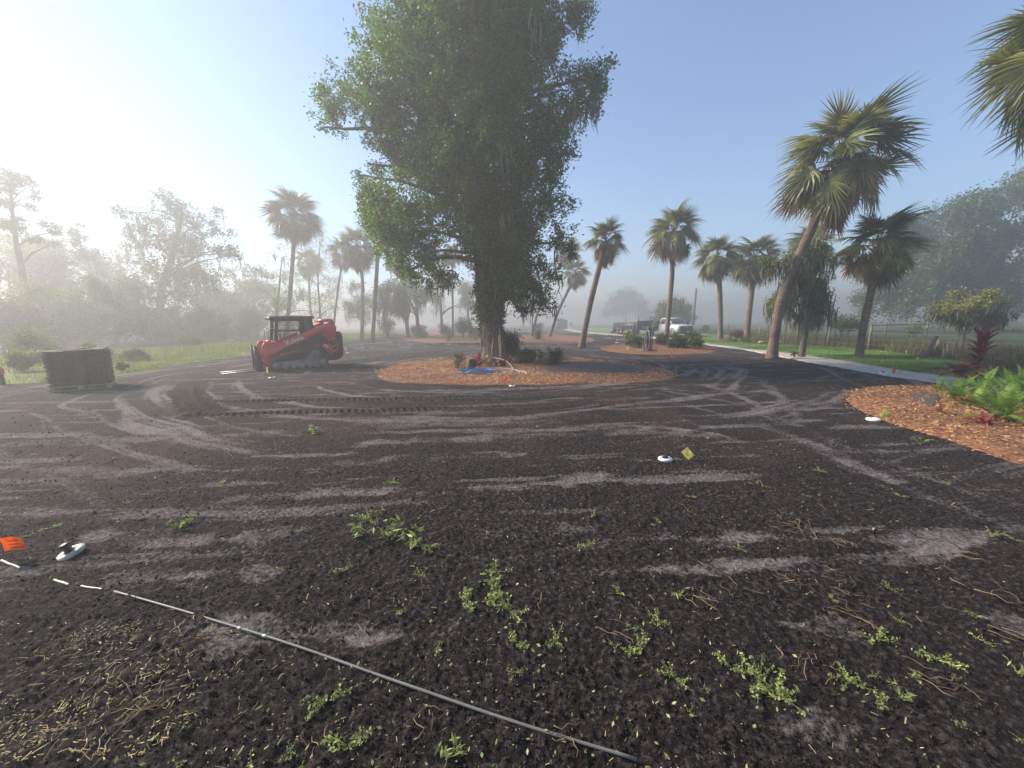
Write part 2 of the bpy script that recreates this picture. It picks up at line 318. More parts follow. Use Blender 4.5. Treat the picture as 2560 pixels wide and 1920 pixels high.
# ================================================================== THE SETTING
def inpoly(x, y, poly):
    r = np.zeros(x.shape, bool); n_ = len(poly); j = n_ - 1
    for i in range(n_):
        xi, yi = poly[i][:2]; xj, yj = poly[j][:2]
        c = ((yi > y) != (yj > y)) & (x < (xj - xi) * (y - yi) / (yj - yi + 1e-12) + xi); r ^= c; j = i
    return r
def polydist(x, y, P, closed=False):
    P = np.asarray(P)[:, :2]; d = np.full(x.shape, 1e9); sarc = np.zeros(x.shape); acc = 0.0; side = np.zeros(x.shape)
    n_ = len(P); m_ = n_ if closed else n_ - 1
    for i in range(m_):
        a, b_ = P[i], P[(i + 1) % n_]; e = b_ - a; L2 = e @ e; L = math.sqrt(L2)
        t = np.clip(((x - a[0]) * e[0] + (y - a[1]) * e[1]) / (L2 + 1e-12), 0, 1)
        qx, qy = x - a[0] - t * e[0], y - a[1] - t * e[1]; dd = np.hypot(qx, qy); k = dd < d
        d = np.where(k, dd, d); sarc = np.where(k, acc + t * L, sarc); side = np.where(k, np.sign(e[0] * qy - e[1] * qx), side); acc += L
    return d, sarc, side
def gpx(L): return np.array([G(*p)[:2] for p in L])
lane_near = np.vstack([[(6.5, -25), (9.6, 2), (10.4, 6)], gpx([(2340, 957), (2233, 942), (2107, 920), (1998, 901), (1869, 876), (1735, 857.5)]), [(14.6, 36), (14.2, 44), (13.2, 55), (12, 75), (14, 105), (20, 150)]])
lane_far = np.vstack([[(8.7, -25), (11.5, 2), (12.0, 6)], gpx([(2340, 937), (2264, 927), (2139, 907), (2013, 888), (1919, 877), (1731, 854)]), [(16.4, 36), (16.0, 44), (15.0, 55), (14, 75), (16.4, 105), (23, 150)]])
lawn_far = np.vstack([[(13.2, -25), (14, 4)], gpx([(2560, 936), (2403, 908), (2289, 890), (2155, 874), (2013, 866), (1850, 857)]), [(24, 38), (25, 50), (25, 80), (28, 110)]])
verge_edge = np.vstack([[(-40, -15), (-30, 5)], gpx([(0, 961), (110, 955), (300, 937), (480, 906), (640, 883), (860, 859), (960, 837)]), [(-11.5, 52), (-10, 62), (-4, 72), (6, 78)]])
soil_poly = np.vstack([verge_edge, lane_near[::-1][3:], [(6.5, -40), (-40, -40)]])
bedA = spline(np.array([(*G(*p)[:2], 0) for p in [(935, 938), (965, 952), (1060, 960), (1200, 962), (1350, 961), (1500, 958), (1620, 955), (1690, 945), (1690, 932), (1640, 917), (1560, 906), (1450, 898), (1330, 893), (1200, 893), (1090, 898), (1000, 909), (950, 924), (935, 938)]]), 90)[:-1, :2]
bedB = spline(np.array([(*G(*p)[:2], 0) for p in [(1497, 872), (1530, 880), (1620, 886), (1720, 885), (1785, 880), (1790, 873), (1740, 866), (1660, 862), (1570, 862), (1510, 866), (1497, 872)]]), 60)[:-1, :2]
bedC = spline(np.array([(*G(*p)[:2], 0) for p in [(1000, 846), (1030, 853), (1110, 857), (1190, 857), (1240, 852), (1240, 838), (1170, 828), (1080, 827), (1020, 834), (1000, 846)]]), 60)[:-1, :2]
bedD = spline(np.array([(*G(*p)[:2], 0) for p in [(1285, 845), (1310, 855), (1380, 859), (1440, 858), (1485, 852), (1470, 843), (1400, 836), (1320, 834), (1285, 845)]]), 60)[:-1, :2]
bedE = spline(np.array([(*p, 0) for p in [tuple(G(*q)[:2]) for q in [(2110, 985), (2120, 1010), (2190, 1045), (2270, 1072), (2400, 1112), (2560, 1165)]] + [(6.4, 3.2), (7.6, 1.0), (9.4, 2.2), (10.3, 6.0), (10.6, 9.0)] + [tuple(G(*q)[:2]) for q in [(2330, 966), (2200, 968), (2130, 974), (2110, 985)]]]), 80)[:-1, :2]
BEDS = [bedA, bedB, bedC, bedD, bedE]
OAK = G(1235, 908)

tracks = [gpx(q) for q in ([(480, 1008), (640, 1003), (840, 1001), (1040, 998), (1240, 994), (1420, 988), (1560, 985)],
                           [(480, 1040), (660, 1034), (840, 1030), (1040, 1026), (1240, 1021), (1420, 1012), (1570, 1006)],
                           [(505, 955), (490, 975), (500, 1000), (530, 1025)], [(470, 958), (452, 980), (462, 1005), (485, 1030)],
                           [(560, 945), (640, 938), (800, 915), (980, 890), (1100, 880)], [(830, 917), (940, 903), (1060, 890)])]
streaks = [(gpx(q), wd, amp) for q, wd, amp in (
    ([(560, 1255), (720, 1236), (930, 1232), (1130, 1228), (1330, 1212), (1500, 1190)], .22, .85), ([(700, 1300), (900, 1262), (1120, 1258), (1320, 1262)], .10, .5),
    ([(240, 1346), (420, 1352), (620, 1345), (760, 1330)], .11, .8), ([(260, 1452), (360, 1445), (520, 1440), (700, 1432)], .10, .9),
    ([(560, 1560), (720, 1580), (900, 1590), (1130, 1578)], .10, .95), ([(1130, 1330), (1300, 1322), (1480, 1320)], .10, .6),
    ([(1180, 1395), (1330, 1380), (1600, 1350), (1950, 1340), (2200, 1350), (2450, 1330)], .16, .8), ([(1380, 1430), (1560, 1425), (1800, 1415), (2050, 1400), (2300, 1375), (2540, 1330)], .14, .9),
    ([(860, 1110), (1150, 1098), (1400, 1085), (1600, 1075), (1790, 1090)], .30, .6), ([(0, 1170), (300, 1178), (620, 1170), (1000, 1150), (1400, 1130)], .25, .55),
    ([(0, 1110), (320, 1100), (700, 1080), (1060, 1062), (1400, 1055)], .25, .45),
    ([(1560, 990), (1700, 1010), (1860, 1050), (2020, 1110), (2200, 1190), (2400, 1270), (2560, 1320)], .20, .75), ([(1640, 975), (1800, 1000), (1960, 1050), (2130, 1120), (2330, 1200), (2560, 1270)], .16, .6),
    ([(1760, 960), (1870, 1000), (1940, 1060), (2060, 1140), (2230, 1230)], .15, .55), ([(1900, 950), (1960, 1000), (2010, 1060), (2130, 1130)], .18, .45),
    ([(1700, 925), (1850, 940), (2000, 950), (2100, 935)], .35, .5), ([(900, 985), (1100, 975), (1300, 972), (1600, 970), (1800, 985)], .2, .45),
    ([(1500, 1060), (1640, 1068), (1760, 1080), (1850, 1105)], .28, .9), ([(1930, 1555), (2020, 1560), (2130, 1572)], .07, .9), ([(1960, 1830), (2040, 1780), (2090, 1840)], .07, .6),
    ([(2380, 1520), (2480, 1560), (2560, 1570)], .08, .7), ([(2200, 1870), (2060, 1850), (1900, 1830)], .08, .5), ([(1500, 1640), (1620, 1660), (1560, 1760)], .06, .4),
    ([(380, 900), (560, 880), (900, 872), (1100, 868), (1280, 872), (1500, 858)], .5, .35))]

def ground_fields(x, y):
    r = np.hypot(x, y)
    soil = inpoly(x, y, soil_poly).astype(float)
    de, _, _ = polydist(x, y, verge_edge)
    edge = fbm(x * 1.1, y * 1.1, 5, 3) * 0.35
    soil = np.where(de < 0.9, sstep(-0.25, 0.25, np.where(soil > 0.5, de, -de) + edge), soil)
    sand = np.zeros_like(x)
    for Pq, wd, amp in streaks:
        lo, hi = Pq.min(0) - 4 * wd, Pq.max(0) + 4 * wd; ii = np.nonzero((x > lo[0]) & (x < hi[0]) & (y > lo[1]) & (y < hi[1]))[0]
        if not len(ii): continue
        x_, y_ = x[ii], y[ii]
        d, s_, _ = polydist(x_, y_, spline(np.c_[Pq, np.zeros(len(Pq))], 14))
        jit2 = fbm(x_ * 5, y_ * 13, 37, 3); brk = .55 + .45 * sstep(-.35, .25, fbm(x_ * 1.6 + 5, y_ * 1.6, 39, 3))
        jit = fbm(x_ * 2.3 / (wd * 8 + .3), y_ * 2.3 / (wd * 8 + .3), 31, 3)
        sand[ii] = np.maximum(sand[ii], 0.88 * amp * brk * sstep(1.5, -.2, d / (wd * (.62 if wd > .12 else 1.1)) + 1.6 * jit + .9 * jit2))
    th = np.arctan2(y - OAK[1], x - OAK[0]); rr = np.hypot(x - OAK[0], y - OAK[1]); wob = 0.5 * fbm(x * .35, y * .35, 3, 2)
    arcs = fbm(th * 2.0, (rr + wob) * 4.2, 11, 4)
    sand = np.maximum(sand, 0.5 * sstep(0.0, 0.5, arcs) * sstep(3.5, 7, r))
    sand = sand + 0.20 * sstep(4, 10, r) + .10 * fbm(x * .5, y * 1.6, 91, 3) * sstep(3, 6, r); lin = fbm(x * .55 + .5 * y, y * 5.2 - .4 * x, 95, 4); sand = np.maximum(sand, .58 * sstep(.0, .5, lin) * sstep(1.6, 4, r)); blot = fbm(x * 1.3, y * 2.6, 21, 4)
    sand = np.maximum(sand, 0.3 * sstep(0.22, 0.6, blot))
    h = 0.020 * fbm(x * 1.7, y * 1.7, 1, 3)
    near = sstep(22, 6, r)
    cl = fbm(x * 9, y * 9, 41, 3); h = h + near * 0.024 * np.abs(cl) * (1 - 0.75 * sand)
    h = h + sstep(9, 3, r) * 0.016 * fbm(x * 27, y * 27, 51, 3) * (1 - 0.7 * sand)
    h = h - 0.010 * sand + near * 0.012 * arcs
    red = 0.5 * sstep(-0.1, 0.6, fbm(x * .8, y * .8, 71, 3)) * sstep(2.5, 8, r)
    for k, Pq in enumerate(tracks):
        lo, hi = Pq.min(0) - .7, Pq.max(0) + .7; ii = np.nonzero((x > lo[0]) & (x < hi[0]) & (y > lo[1]) & (y < hi[1]))[0]
        if not len(ii): continue
        d, s_, side = polydist(x[ii], y[ii], spline(np.c_[Pq, np.zeros(len(Pq))], 22)); hw = 0.17 if k < 2 else 0.2
        pit = 0.14 if k < 2 else 0.12
        tread = ((s_ / pit + side * 0.5 * (d / hw)) % 1.0); ridge = sstep(0.0, 0.25, tread) * sstep(0.75, 0.45, tread)
        mk = sstep(hw * 1.15, hw * 0.8, d); mk = mk * (.82 + .18 * sstep(-.3, .3, fbm(x[ii] * 1.5, y[ii] * 1.5, 83, 2)))
        h[ii] = h[ii] * (1 - mk) + mk * ((-0.03 + 0.062 * ridge) if k < 2 else (-0.025 + 0.05 * ridge)) + 0.025 * sstep(hw * 1.7, hw * 1.3, d) * (1 - mk)
        sand[ii] = sand[ii] * (1 - mk) + mk * 0.15 * ridge
    for bd in BEDS:
        lo, hi = bd.min(0), bd.max(0); ii = np.nonzero((x > lo[0]) & (x < hi[0]) & (y > lo[1]) & (y < hi[1]))[0]
        if not len(ii): continue
        ins = inpoly(x[ii], y[ii], bd); d, _, _ = polydist(x[ii], y[ii], bd, True); h[ii] = np.where(ins, h[ii] - 0.10 * sstep(0, 0.25, d), h[ii])
    lp = np.vstack([lane_near, lane_far[::-1]]); gp = np.vstack([lane_far, lawn_far[::-1]])
    h = np.where(inpoly(x, y, lp), -0.09, h); h = np.where(inpoly(x, y, gp), -0.09, h)
    h = np.where(soil < 0.5, -0.03 + 0.06 * fbm(x * .3, y * .3, 9, 3) * sstep(8, 30, r), h)
    h = h - 0.03 * sstep(0.6, 0.4, soil)
    return h, sand, soil, red

front = np.radians(np.arange(-60, 60.01, 0.2)); back = np.radians(np.arange(63, 298, 4.0)); ANG = np.concatenate([front, back])
rad = [0.0]; r_ = 0.6
while r_ < 900:
    rad.append(r_); r_ += (0.0095 if r_ < 3 else 0.0095 + (r_ - 3) * 0.0033 if r_ < 9 else 0.029 + (r_ - 9) * 0.012 if r_ < 30 else r_ * 0.06)
RAD = np.array(rad[1:]); na, nr = len(ANG), len(RAD)
gx = (RAD[:, None] * np.sin(ANG)[None]).ravel(); gy = (RAD[:, None] * np.cos(ANG)[None]).ravel()
gh, gs, gsoil, gred = ground_fields(gx, gy)
V = np.vstack([np.stack([gx, gy, gh], 1), [[0, 0, 0]]])
i, j = np.meshgrid(np.arange(nr - 1), np.arange(na), indexing='ij'); j2 = (j + 1) % na
Q = np.stack([(i * na + j).ravel(), (i * na + j2).ravel(), ((i + 1) * na + j2).ravel(), ((i + 1) * na + j).ravel()], 1)[:, ::-1]
k = np.arange(na); T = np.stack([np.full(na, nr * na), (k + 1) % na, k], 1)
me = mesh_np('ground', V, [Q, T], True)
for nm, a in (('sand', gs), ('soil', gsoil), ('reddish', gred)):
    at = me.attributes.new(nm, 'FLOAT', 'POINT'); at.data.foreach_set('value', np.append(a, 0).astype(np.float32))
tag(obj('ground', me, M['soil']), kind='structure')

def strip(name, A, B, mat, z=0.004, nx=14, ny=160, wob=0.0, hn=0.012, seed=0):
    A3 = spline(np.c_[A, np.zeros(len(A))], ny); B3 = spline(np.c_[B, np.zeros(len(B))], ny); t = np.linspace(0, 1, nx)[None, :, None]
    Pm = A3[:, None] * (1 - t) + B3[:, None] * t
    Pm = Pm + 0
    e = np.zeros((ny, nx)); 
    if wob:
        s_ = np.arange(ny)
        dirn = (B3 - A3) / (np.linalg.norm(B3 - A3, axis=1)[:, None] + 1e-9)
        w0 = fbm(A3[:, 0] * 1.5, A3[:, 1] * 1.5, seed, 3) * wob; w1 = fbm(B3[:, 0] * 1.5, B3[:, 1] * 1.5, seed + 9, 3) * wob
        Pm = Pm + dirn[:, None] * ((1 - t) * w0[:, None, None] + t * w1[:, None, None])
    x, y = Pm[..., 0], Pm[..., 1]; Pm[..., 2] = z + hn * fbm(x * .9, y * .9, seed + 3, 3)
    Pm[:, 0, 2] -= 0.05; Pm[:, -1, 2] -= 0.05
    i, j = np.meshgrid(np.arange(ny - 1), np.arange(nx - 1), indexing='ij')
    Q = np.stack([(i * nx + j).ravel(), ((i + 1) * nx + j).ravel(), ((i + 1) * nx + j + 1).ravel(), (i * nx + j + 1).ravel()], 1)[:, ::-1]
    me = mesh_np(name, Pm.reshape(-1, 3), Q, True); return tag(obj(name, me, mat), kind='structure')
strip('driveway', lane_near, lane_far, M['lane'], 0.012, 18, 260, 0.22, 0.02, 3)
strip('lawn', lane_far, lawn_far, M['lawn'], 0.03, 24, 200, 0.15, 0.03, 13)
verge_out = verge_edge + np.array([(-7, 4), (-8, 5), (-7, 6), (-6.5, 7), (-6, 8), (-5, 9), (-5, 10), (-6, 10), (-8, 8), (-8, 6), (-8, 4), (-4, 9), (0, 12)])
strip('grass_verge', verge_edge, verge_out, M['verge'], 0.02, 16, 160, 0.35, 0.05, 23)

def bed_mesh(outline, hgt=0.07, rings=14, seed=0):
    o = np.asarray(outline); c = o.mean(0); n_ = len(o); V = []; 
    for k in range(rings + 1):
        t = 1 - k / rings * 0.999; p = c + (o - c) * t; jit = 1 + 0.03 * fbm(p[:, 0] * 3, p[:, 1] * 3, seed, 2) * (t > 0.9)
        p = c + (p - c) * jit[:, None]
        z = -0.03 + (hgt + 0.03) * (1 - t ** 6) + 0.02 * fbm(p[:, 0] * 2.5, p[:, 1] * 2.5, seed + 1, 3)
        V.append(np.c_[p, z])
    V = np.concatenate(V); k = np.arange(n_); k2 = (k + 1) % n_
    Q = np.concatenate([np.stack([i * n_ + k, i * n_ + k2, (i + 1) * n_ + k2, (i + 1) * n_ + k], 1) for i in range(rings)])
    return mesh_np('mulch_bed', V, Q, True), c
def bed_z(o, c, x, y, hgt):   # approximate surface height of a bed
    d, _, _ = polydist(x, y, o, True); return -0.02 + (hgt + 0.02) * sstep(0, 0.5, d) + 0.02 * fbm(x * 2.5, y * 2.5, 1, 3)

def flakes(P, length, width, yaw, pitch, thick, rng):    # little slabs: 4-vertex tetra-like chips
    n_ = len(P); cx, sx = np.cos(yaw), np.sin(yaw); d = np.stack([cx * np.cos(pitch), sx * np.cos(pitch), np.sin(pitch)], 1)
    s_ = np.stack([-sx, cx, np.zeros(n_)], 1); nz = np.cross(d, s_)
    roll = rng.uniform(-.7, .7, n_)[:, None]; s2 = s_ * np.cos(roll) + nz * np.sin(roll); n2 = np.cross(d, s2)
    a = P - d * length[:, None] / 2; b_ = P + d * length[:, None] / 2
    w0, w1 = width * rng.uniform(.4, 1, n_), width * rng.uniform(.3, 1, n_)
    V = np.stack([a - s2 * w0[:, None] / 2, a + s2 * w0[:, None] / 2, b_ + s2 * w1[:, None] / 2, b_ - s2 * w1[:, None] / 2, P + n2 * thick[:, None]], 1).reshape(-1, 3)
    k = np.arange(n_)[:, None] * 5
    return V, [k + np.array([[0, 1, 4]]), k + np.array([[1, 2, 4]]), k + np.array([[2, 3, 4]]), k + np.array([[3, 0, 4]])]
def sample_poly(o, n_, rng):
    lo, hi = o.min(0), o.max(0); out = []
    while sum(len(q) for q in out) < n_:
        p = rng.uniform(lo, hi, (n_ * 2, 2)); out.append(p[inpoly(p[:, 0], p[:, 1], o)])
    return np.concatenate(out)[:n_]
bed_names = [('central', 15000, .05), ('b', 7000, .035), ('c', 5000, .03), ('d', 5000, .03), ('e', 16000, .035)]
for (bn, nchip, sz), o_ in zip(bed_names, BEDS):
    me, c_ = bed_mesh(o_, 0.07, 14, 3)
    b_o = tag(obj('mulch_bed', me, M['mulchbase']), kind='structure')
    P2 = sample_poly(o_ * 1.0 + 0, nchip, rng); 
    if bn == 'central':                                  # bare topsoil shows inside the right half of the ring
        sp = gpx([(1385, 905), (1480, 906), (1580, 915), (1630, 930), (1600, 939), (1480, 940), (1400, 940), (1330, 930)])
        P2 = P2[~inpoly(P2[:, 0] + .3 * fbm(P2[:, 0] * 2, P2[:, 1] * 2, 8), P2[:, 1], sp) | (rng.uniform(size=len(P2)) < .12)]
        me2, c2 = bed_mesh(spline(np.c_[np.vstack([sp, sp[:1]]), np.zeros(len(sp) + 1)], 50)[:-1, :2], 0.105, 12, 6)
        tag(obj('topsoil_patch', me2, M['darksoil']), kind='structure')
    if bn == 'e':
        sp = gpx([(2290, 985), (2340, 985), (2360, 1005), (2340, 1030), (2290, 1020), (2260, 1000)])
        P2 = P2[~inpoly(P2[:, 0] + .2 * fbm(P2[:, 0] * 3, P2[:, 1] * 3, 8), P2[:, 1], sp) | (rng.uniform(size=len(P2)) < .3)]
        me2, c2 = bed_mesh(spline(np.c_[np.vstack([sp, sp[:1]]), np.zeros(len(sp) + 1)], 40)[:-1, :2], 0.10, 10, 6)
        tag(obj('topsoil_patch', me2, M['darksoil']), kind='structure')
    n_ = len(P2); z = bed_z(o_, c_, P2[:, 0], P2[:, 1], 0.07) + rng.uniform(0.0, 0.05, n_)
    P2 = P2 + rng.normal(0, 0.06, P2.shape)
    V, Fs = flakes(np.c_[P2, z], rng.uniform(.6, 2.2, n_) * sz, rng.uniform(.25, .6, n_) * sz, rng.uniform(0, 6.28, n_), rng.normal(0, .25, n_), rng.uniform(.1, .25, n_) * sz, rng)
    tag(obj('mulch_chips', mesh_np('mulch_chips', V, Fs), M['chip']), 'shredded orange brown mulch covering a planting bed', 'mulch', kind='stuff')

# ------------------------------------------------------------------ loose stuff on the soil
def surf(x, y): return ground_fields(x, y)[0]
def scatter(n_, r0, r1, a0=-56, a1=56):
    r = np.exp(rng.uniform(np.log(r0), np.log(r1), n_)); a = np.radians(rng.uniform(a0, a1, n_)); x, y = r * np.sin(a), r * np.cos(a)
    ok = inpoly(x, y, soil_poly)
    for bd in BEDS: ok &= ~inpoly(x, y, bd)
    return x[ok], y[ok], r[ok]
x, y, r = scatter(42000, 1.0, 13)
h_, sd_, _, _ = ground_fields(x, y); ok = rng.uniform(size=len(x)) > sd_ * 0.9; x, y, r, h_ = x[ok], y[ok], r[ok], h_[ok]; n_ = len(x)
s_ = np.clip(np.exp(rng.normal(math.log(.0045), .5, n_)), .001, .011) * np.clip(0.7 + r / 14, 0.7, 1.4)
O6 = np.array([(1, 0, 0), (-1, 0, 0), (0, 1, 0), (0, -1, 0), (0, 0, 1), (0, 0, -1.)]); O8 = np.array([(0, 2, 4), (2, 1, 4), (1, 3, 4), (3, 0, 4), (2, 0, 5), (1, 2, 5), (3, 1, 5), (0, 3, 5)])
V = (np.stack([x, y, h_ + s_ * .35], 1)[:, None] + O6[None] * s_[:, None, None] * rng.uniform(.5, 1.3, (n_, 6, 1)) + rng.normal(0, .25, (n_, 6, 3)) * s_[:, None, None]).reshape(-1, 3)
tag(obj('soil_crumbs', mesh_np('soil_crumbs', V, (np.arange(n_)[:, None, None] * 6 + O8[None]).reshape(-1, 3)), M['crumb']), 'loose dark soil crumbs scattered over the tilled ground', 'soil', kind='stuff')

def bits(name, label, cat, mat, x, y, L, W, mats_pitch=.2, lift=.004):
    n_ = len(x); h_ = surf(x, y)
    V, Fs = flakes(np.c_[x, y, h_ + lift + rng.uniform(0, .008, n_)], L, W, rng.uniform(0, 6.28, n_), rng.normal(0, mats_pitch, n_), W * .25, rng)
    return tag(obj(name, mesh_np(name, V, Fs), mat), label, cat, kind='stuff')
# pale clippings everywhere, thick patch in the lower left
x1, y1, r1 = scatter(4200, 1.0, 7)
dens = sstep(-.1, .5, fbm(x1 * .9, y1 * .9, 61, 3)); ok = rng.uniform(size=len(x1)) < .25 + .75 * dens; x1, y1, r1 = x1[ok], y1[ok], r1[ok]
patch = gpx([(0, 1560), (300, 1560), (560, 1540), (620, 1640), (540, 1800), (300, 1919), (0, 1919), (-300, 1800)])
pp = sample_poly(patch, 3600, rng); dens = sstep(-.15, .4, fbm(pp[:, 0] * 3, pp[:, 1] * 3, 63, 3)); pp = pp[rng.uniform(size=len(pp)) < dens]
x2, y2 = np.r_[x1, pp[:, 0]], np.r_[y1, pp[:, 1]]; n_ = len(x2)
bits('grass_clippings', 'pale dry grass clippings strewn over the dark soil', 'clippings', M['clipping'], x2, y2, np.exp(rng.normal(math.log(.012), .45, n_)), rng.uniform(.003, .008, n_), .5)
x1, y1, r1 = scatter(1500, 1.0, 8); ok = fbm(x1 * .7, y1 * .7, 65, 3) > -.05; x1, y1 = x1[ok], y1[ok]
pp = sample_poly(patch, 520, rng); pp = pp[fbm(pp[:, 0] * 2.2, pp[:, 1] * 2.2, 67, 3) > .0] + rng.normal(0, .06, (1, 2)); x2, y2 = np.r_[x1, pp[:, 0]], np.r_[y1, pp[:, 1]]; n_ = len(x2)
bits('straw_litter', 'dry straw stalks lying on the tilled soil', 'straw', M['straw'], x2, y2, np.exp(rng.normal(math.log(.03), .5, n_)), rng.uniform(.0015, .005, n_), .3, .006)
# bundles of brown twigs on the right
mb = MB()
tw = [(1980, 1310, 9), (2020, 1330, 8), (2100, 1360, 9), (1700, 1270, 5), (2000, 1455, 5), (2130, 1500, 7), (2160, 1560, 6), (1900, 1220, 6), (1800, 1230, 5), (2110, 1450, 4), (300, 1700, 9), (160, 1800, 6), (480, 1620, 9), (380, 1760, 7), (1110, 1330, 5), (940, 1320, 4), (2480, 1480, 6), (2540, 1600, 5), (1560, 1590, 4), (2000, 1640, 6), (2090, 1690, 6), (1350, 1500, 4), (1740, 1500, 4), (1300, 1260, 4), (1080, 1090, 4), (660, 1130, 4), (1560, 1110, 5), (560, 1590, 8), (250, 1880, 6), (800, 1850, 5), (1050, 1800, 4), (1420, 1850, 4), (2350, 1700, 5), (2440, 1400, 5), (1850, 1480, 4), (120, 1650, 6)]
for px, py, kk in tw:
    g = G(px, py); sc_ = 0.05 + 0.018 * np.hypot(g[0], g[1]); base_a = rng.uniform(0, 6.28)
    for q in range(kk):
        a = base_a + rng.normal(0, .6); L = sc_ * rng.uniform(.6, 1.8); p0 = g[:2] + rng.normal(0, sc_ * .5, 2); d = np.array([math.cos(a), math.sin(a)])
        pts = np.array([[*(p0 + d * L * t + np.array([-d[1], d[0]]) * L * .12 * math.sin(3 * t) * rng.normal()), 0] for t in np.linspace(-.5, .5, 5)])
        pts[:, 2] = surf(pts[:, 0], pts[:, 1]) + .006 + rng.uniform(0, .02); mb.tube(pts, [.0022, .0022, .002, .0017, .001], 4)
tag(obj('twigs', mb, M['twig']), 'thin brown twigs scattered in tangles over the soil', 'twigs', kind='stuff')

# blades of grass
def blades(name, label, mat, pts, hgt, wid, lean=.4):
    n_ = len(pts); a = rng.uniform(0, 6.28, n_); d = np.stack([np.cos(a), np.sin(a), np.zeros(n_)], 1); s_ = np.stack([-np.sin(a), np.cos(a), np.zeros(n_)], 1)
    H_ = hgt * rng.uniform(.5, 1.3, n_); Lx = H_ * np.abs(rng.normal(0, lean, n_)); w_ = wid * rng.uniform(.6, 1.3, n_)
    m_ = pts + d * (Lx * .35)[:, None] + np.array([0, 0, 1]) * (H_ * .6)[:, None]; t = pts + d * Lx[:, None] + np.array([0, 0, 1]) * H_[:, None]
    V = np.stack([pts - s_ * w_[:, None], pts + s_ * w_[:, None], m_ + s_ * w_[:, None] * .8, m_ - s_ * w_[:, None] * .8, t], 1).reshape(-1, 3); k = np.arange(n_)[:, None] * 5
    return tag(obj(name, mesh_np(name, V, [k + np.array([[0, 1, 2, 3]]), k + np.array([[3, 2, 4]])]), mat), label, 'grass', kind='stuff')
def strip_pts(A, B, n_, t0, t1, u0=0, u1=1):
    A3 = spline(np.c_[A, np.zeros(len(A))], 300); B3 = spline(np.c_[B, np.zeros(len(B))], 300)
    i = (rng.uniform(t0, t1, n_) * 299); f = i - np.floor(i); i = np.clip(i.astype(int), 0, 298); u = rng.uniform(u0, u1, n_)[:, None]
    a = A3[i] * (1 - f)[:, None] + A3[i + 1] * f[:, None]; b_ = B3[i] * (1 - f)[:, None] + B3[i + 1] * f[:, None]; return a * (1 - u) + b_ * u
p = strip_pts(lane_far, lawn_far, 70000, .12, .75); p[:, 2] = .02
blades('lawn_grass', 'mown green grass of the lawn beside the driveway', M['blade'], p, .07, .006)
p = strip_pts(verge_edge, verge_out, 45000, .08, .8, -.02, 1); p[:, 2] = .01
blades('verge_grass', 'yellow green grass along the left edge of the soil', M['vblade'], p, .12, .008)
rough_out = lawn_far + np.array([(6, 0), (6, 1), (6, 3), (6, 4), (6, 5), (6, 6), (6, 8), (6, 8), (6, 6), (6, 3), (6, 0), (6, 0)])
p = strip_pts(lawn_far, rough_out, 30000, .1, .85, .0, 1.0); p[:, 2] = -.03
ok = fbm(p[:, 0] * .9, p[:, 1] * .9, 77, 3) > -.15; p = p[ok]
blades('rough_grass', 'tall dry weeds and rough grass along the wire fence', M['tall'], p, .55, .009, .25)
p = strip_pts(verge_out, verge_out + np.array([(-8, 6)] * len(verge_out)), 30000, .08, .85, -.25, 1.0); p[:, 2] = -.03
ok = fbm(p[:, 0] * .5, p[:, 1] * .5, 79, 3) > -.1; p = p[ok]
blades('tall_verge_grass', 'taller unmown grass at the foot of the left woods', M['vblade'], p, .42, .012, .4)

# ================================================================== TREES
def leafset(P, size, asp, rng, upb=.5):
    n_ = len(P); d = rng.normal(size=(n_, 3)); d[:, 2] *= .7; d /= np.linalg.norm(d, axis=1)[:, None] + 1e-9
    nr_ = rng.normal(size=(n_, 3)); nr_[:, 2] += upb; s_ = np.cross(d, nr_); s_ /= np.linalg.norm(s_, axis=1)[:, None] + 1e-9
    L = size * rng.uniform(.65, 1.35, n_)[:, None]; W = L * asp
    V = np.stack([P - d * L * .5, P + s_ * W * .5, P + d * L * .5, P - s_ * W * .5], 1).reshape(-1, 3)
    return V, (np.arange(n_)[:, None] * 4 + np.array([[0, 1, 2, 3]]))
def crown_points(blobs, nleaf, rng, sig, per=26, flat=.85, gap=None):
    C_ = np.array([b_[:3] for b_ in blobs]); R_ = np.array([b_[3] for b_ in blobs]); wt = R_ ** 2.3; wt /= wt.sum()
    nt_ = max(8, nleaf // per); bi = rng.choice(len(blobs), nt_, p=wt)
    d = rng.normal(size=(nt_, 3)); d /= np.linalg.norm(d, axis=1)[:, None]; rr = R_[bi] * rng.uniform(size=nt_) ** .42
    tw_ = C_[bi] + d * rr[:, None] * np.array([1, 1, flat])
    if gap is not None:
        f_ = gap[0]; nz = fbm(tw_[:, 0] * f_ + tw_[:, 2] * .31 * f_, tw_[:, 2] * f_ + tw_[:, 1] * .45 * f_, 301, 2) + .5 * fbm(tw_[:, 0] * f_ - 7, tw_[:, 1] * f_, 305, 2); tw_ = tw_[(nz > gap[1]) | (R_[bi] < .8)]; nt_ = len(tw_)
    ti = rng.choice(nt_, nleaf); return tw_, tw_[ti] + rng.normal(size=(nleaf, 3)) * sig * rng.uniform(.4, 1.3, nleaf)[:, None]
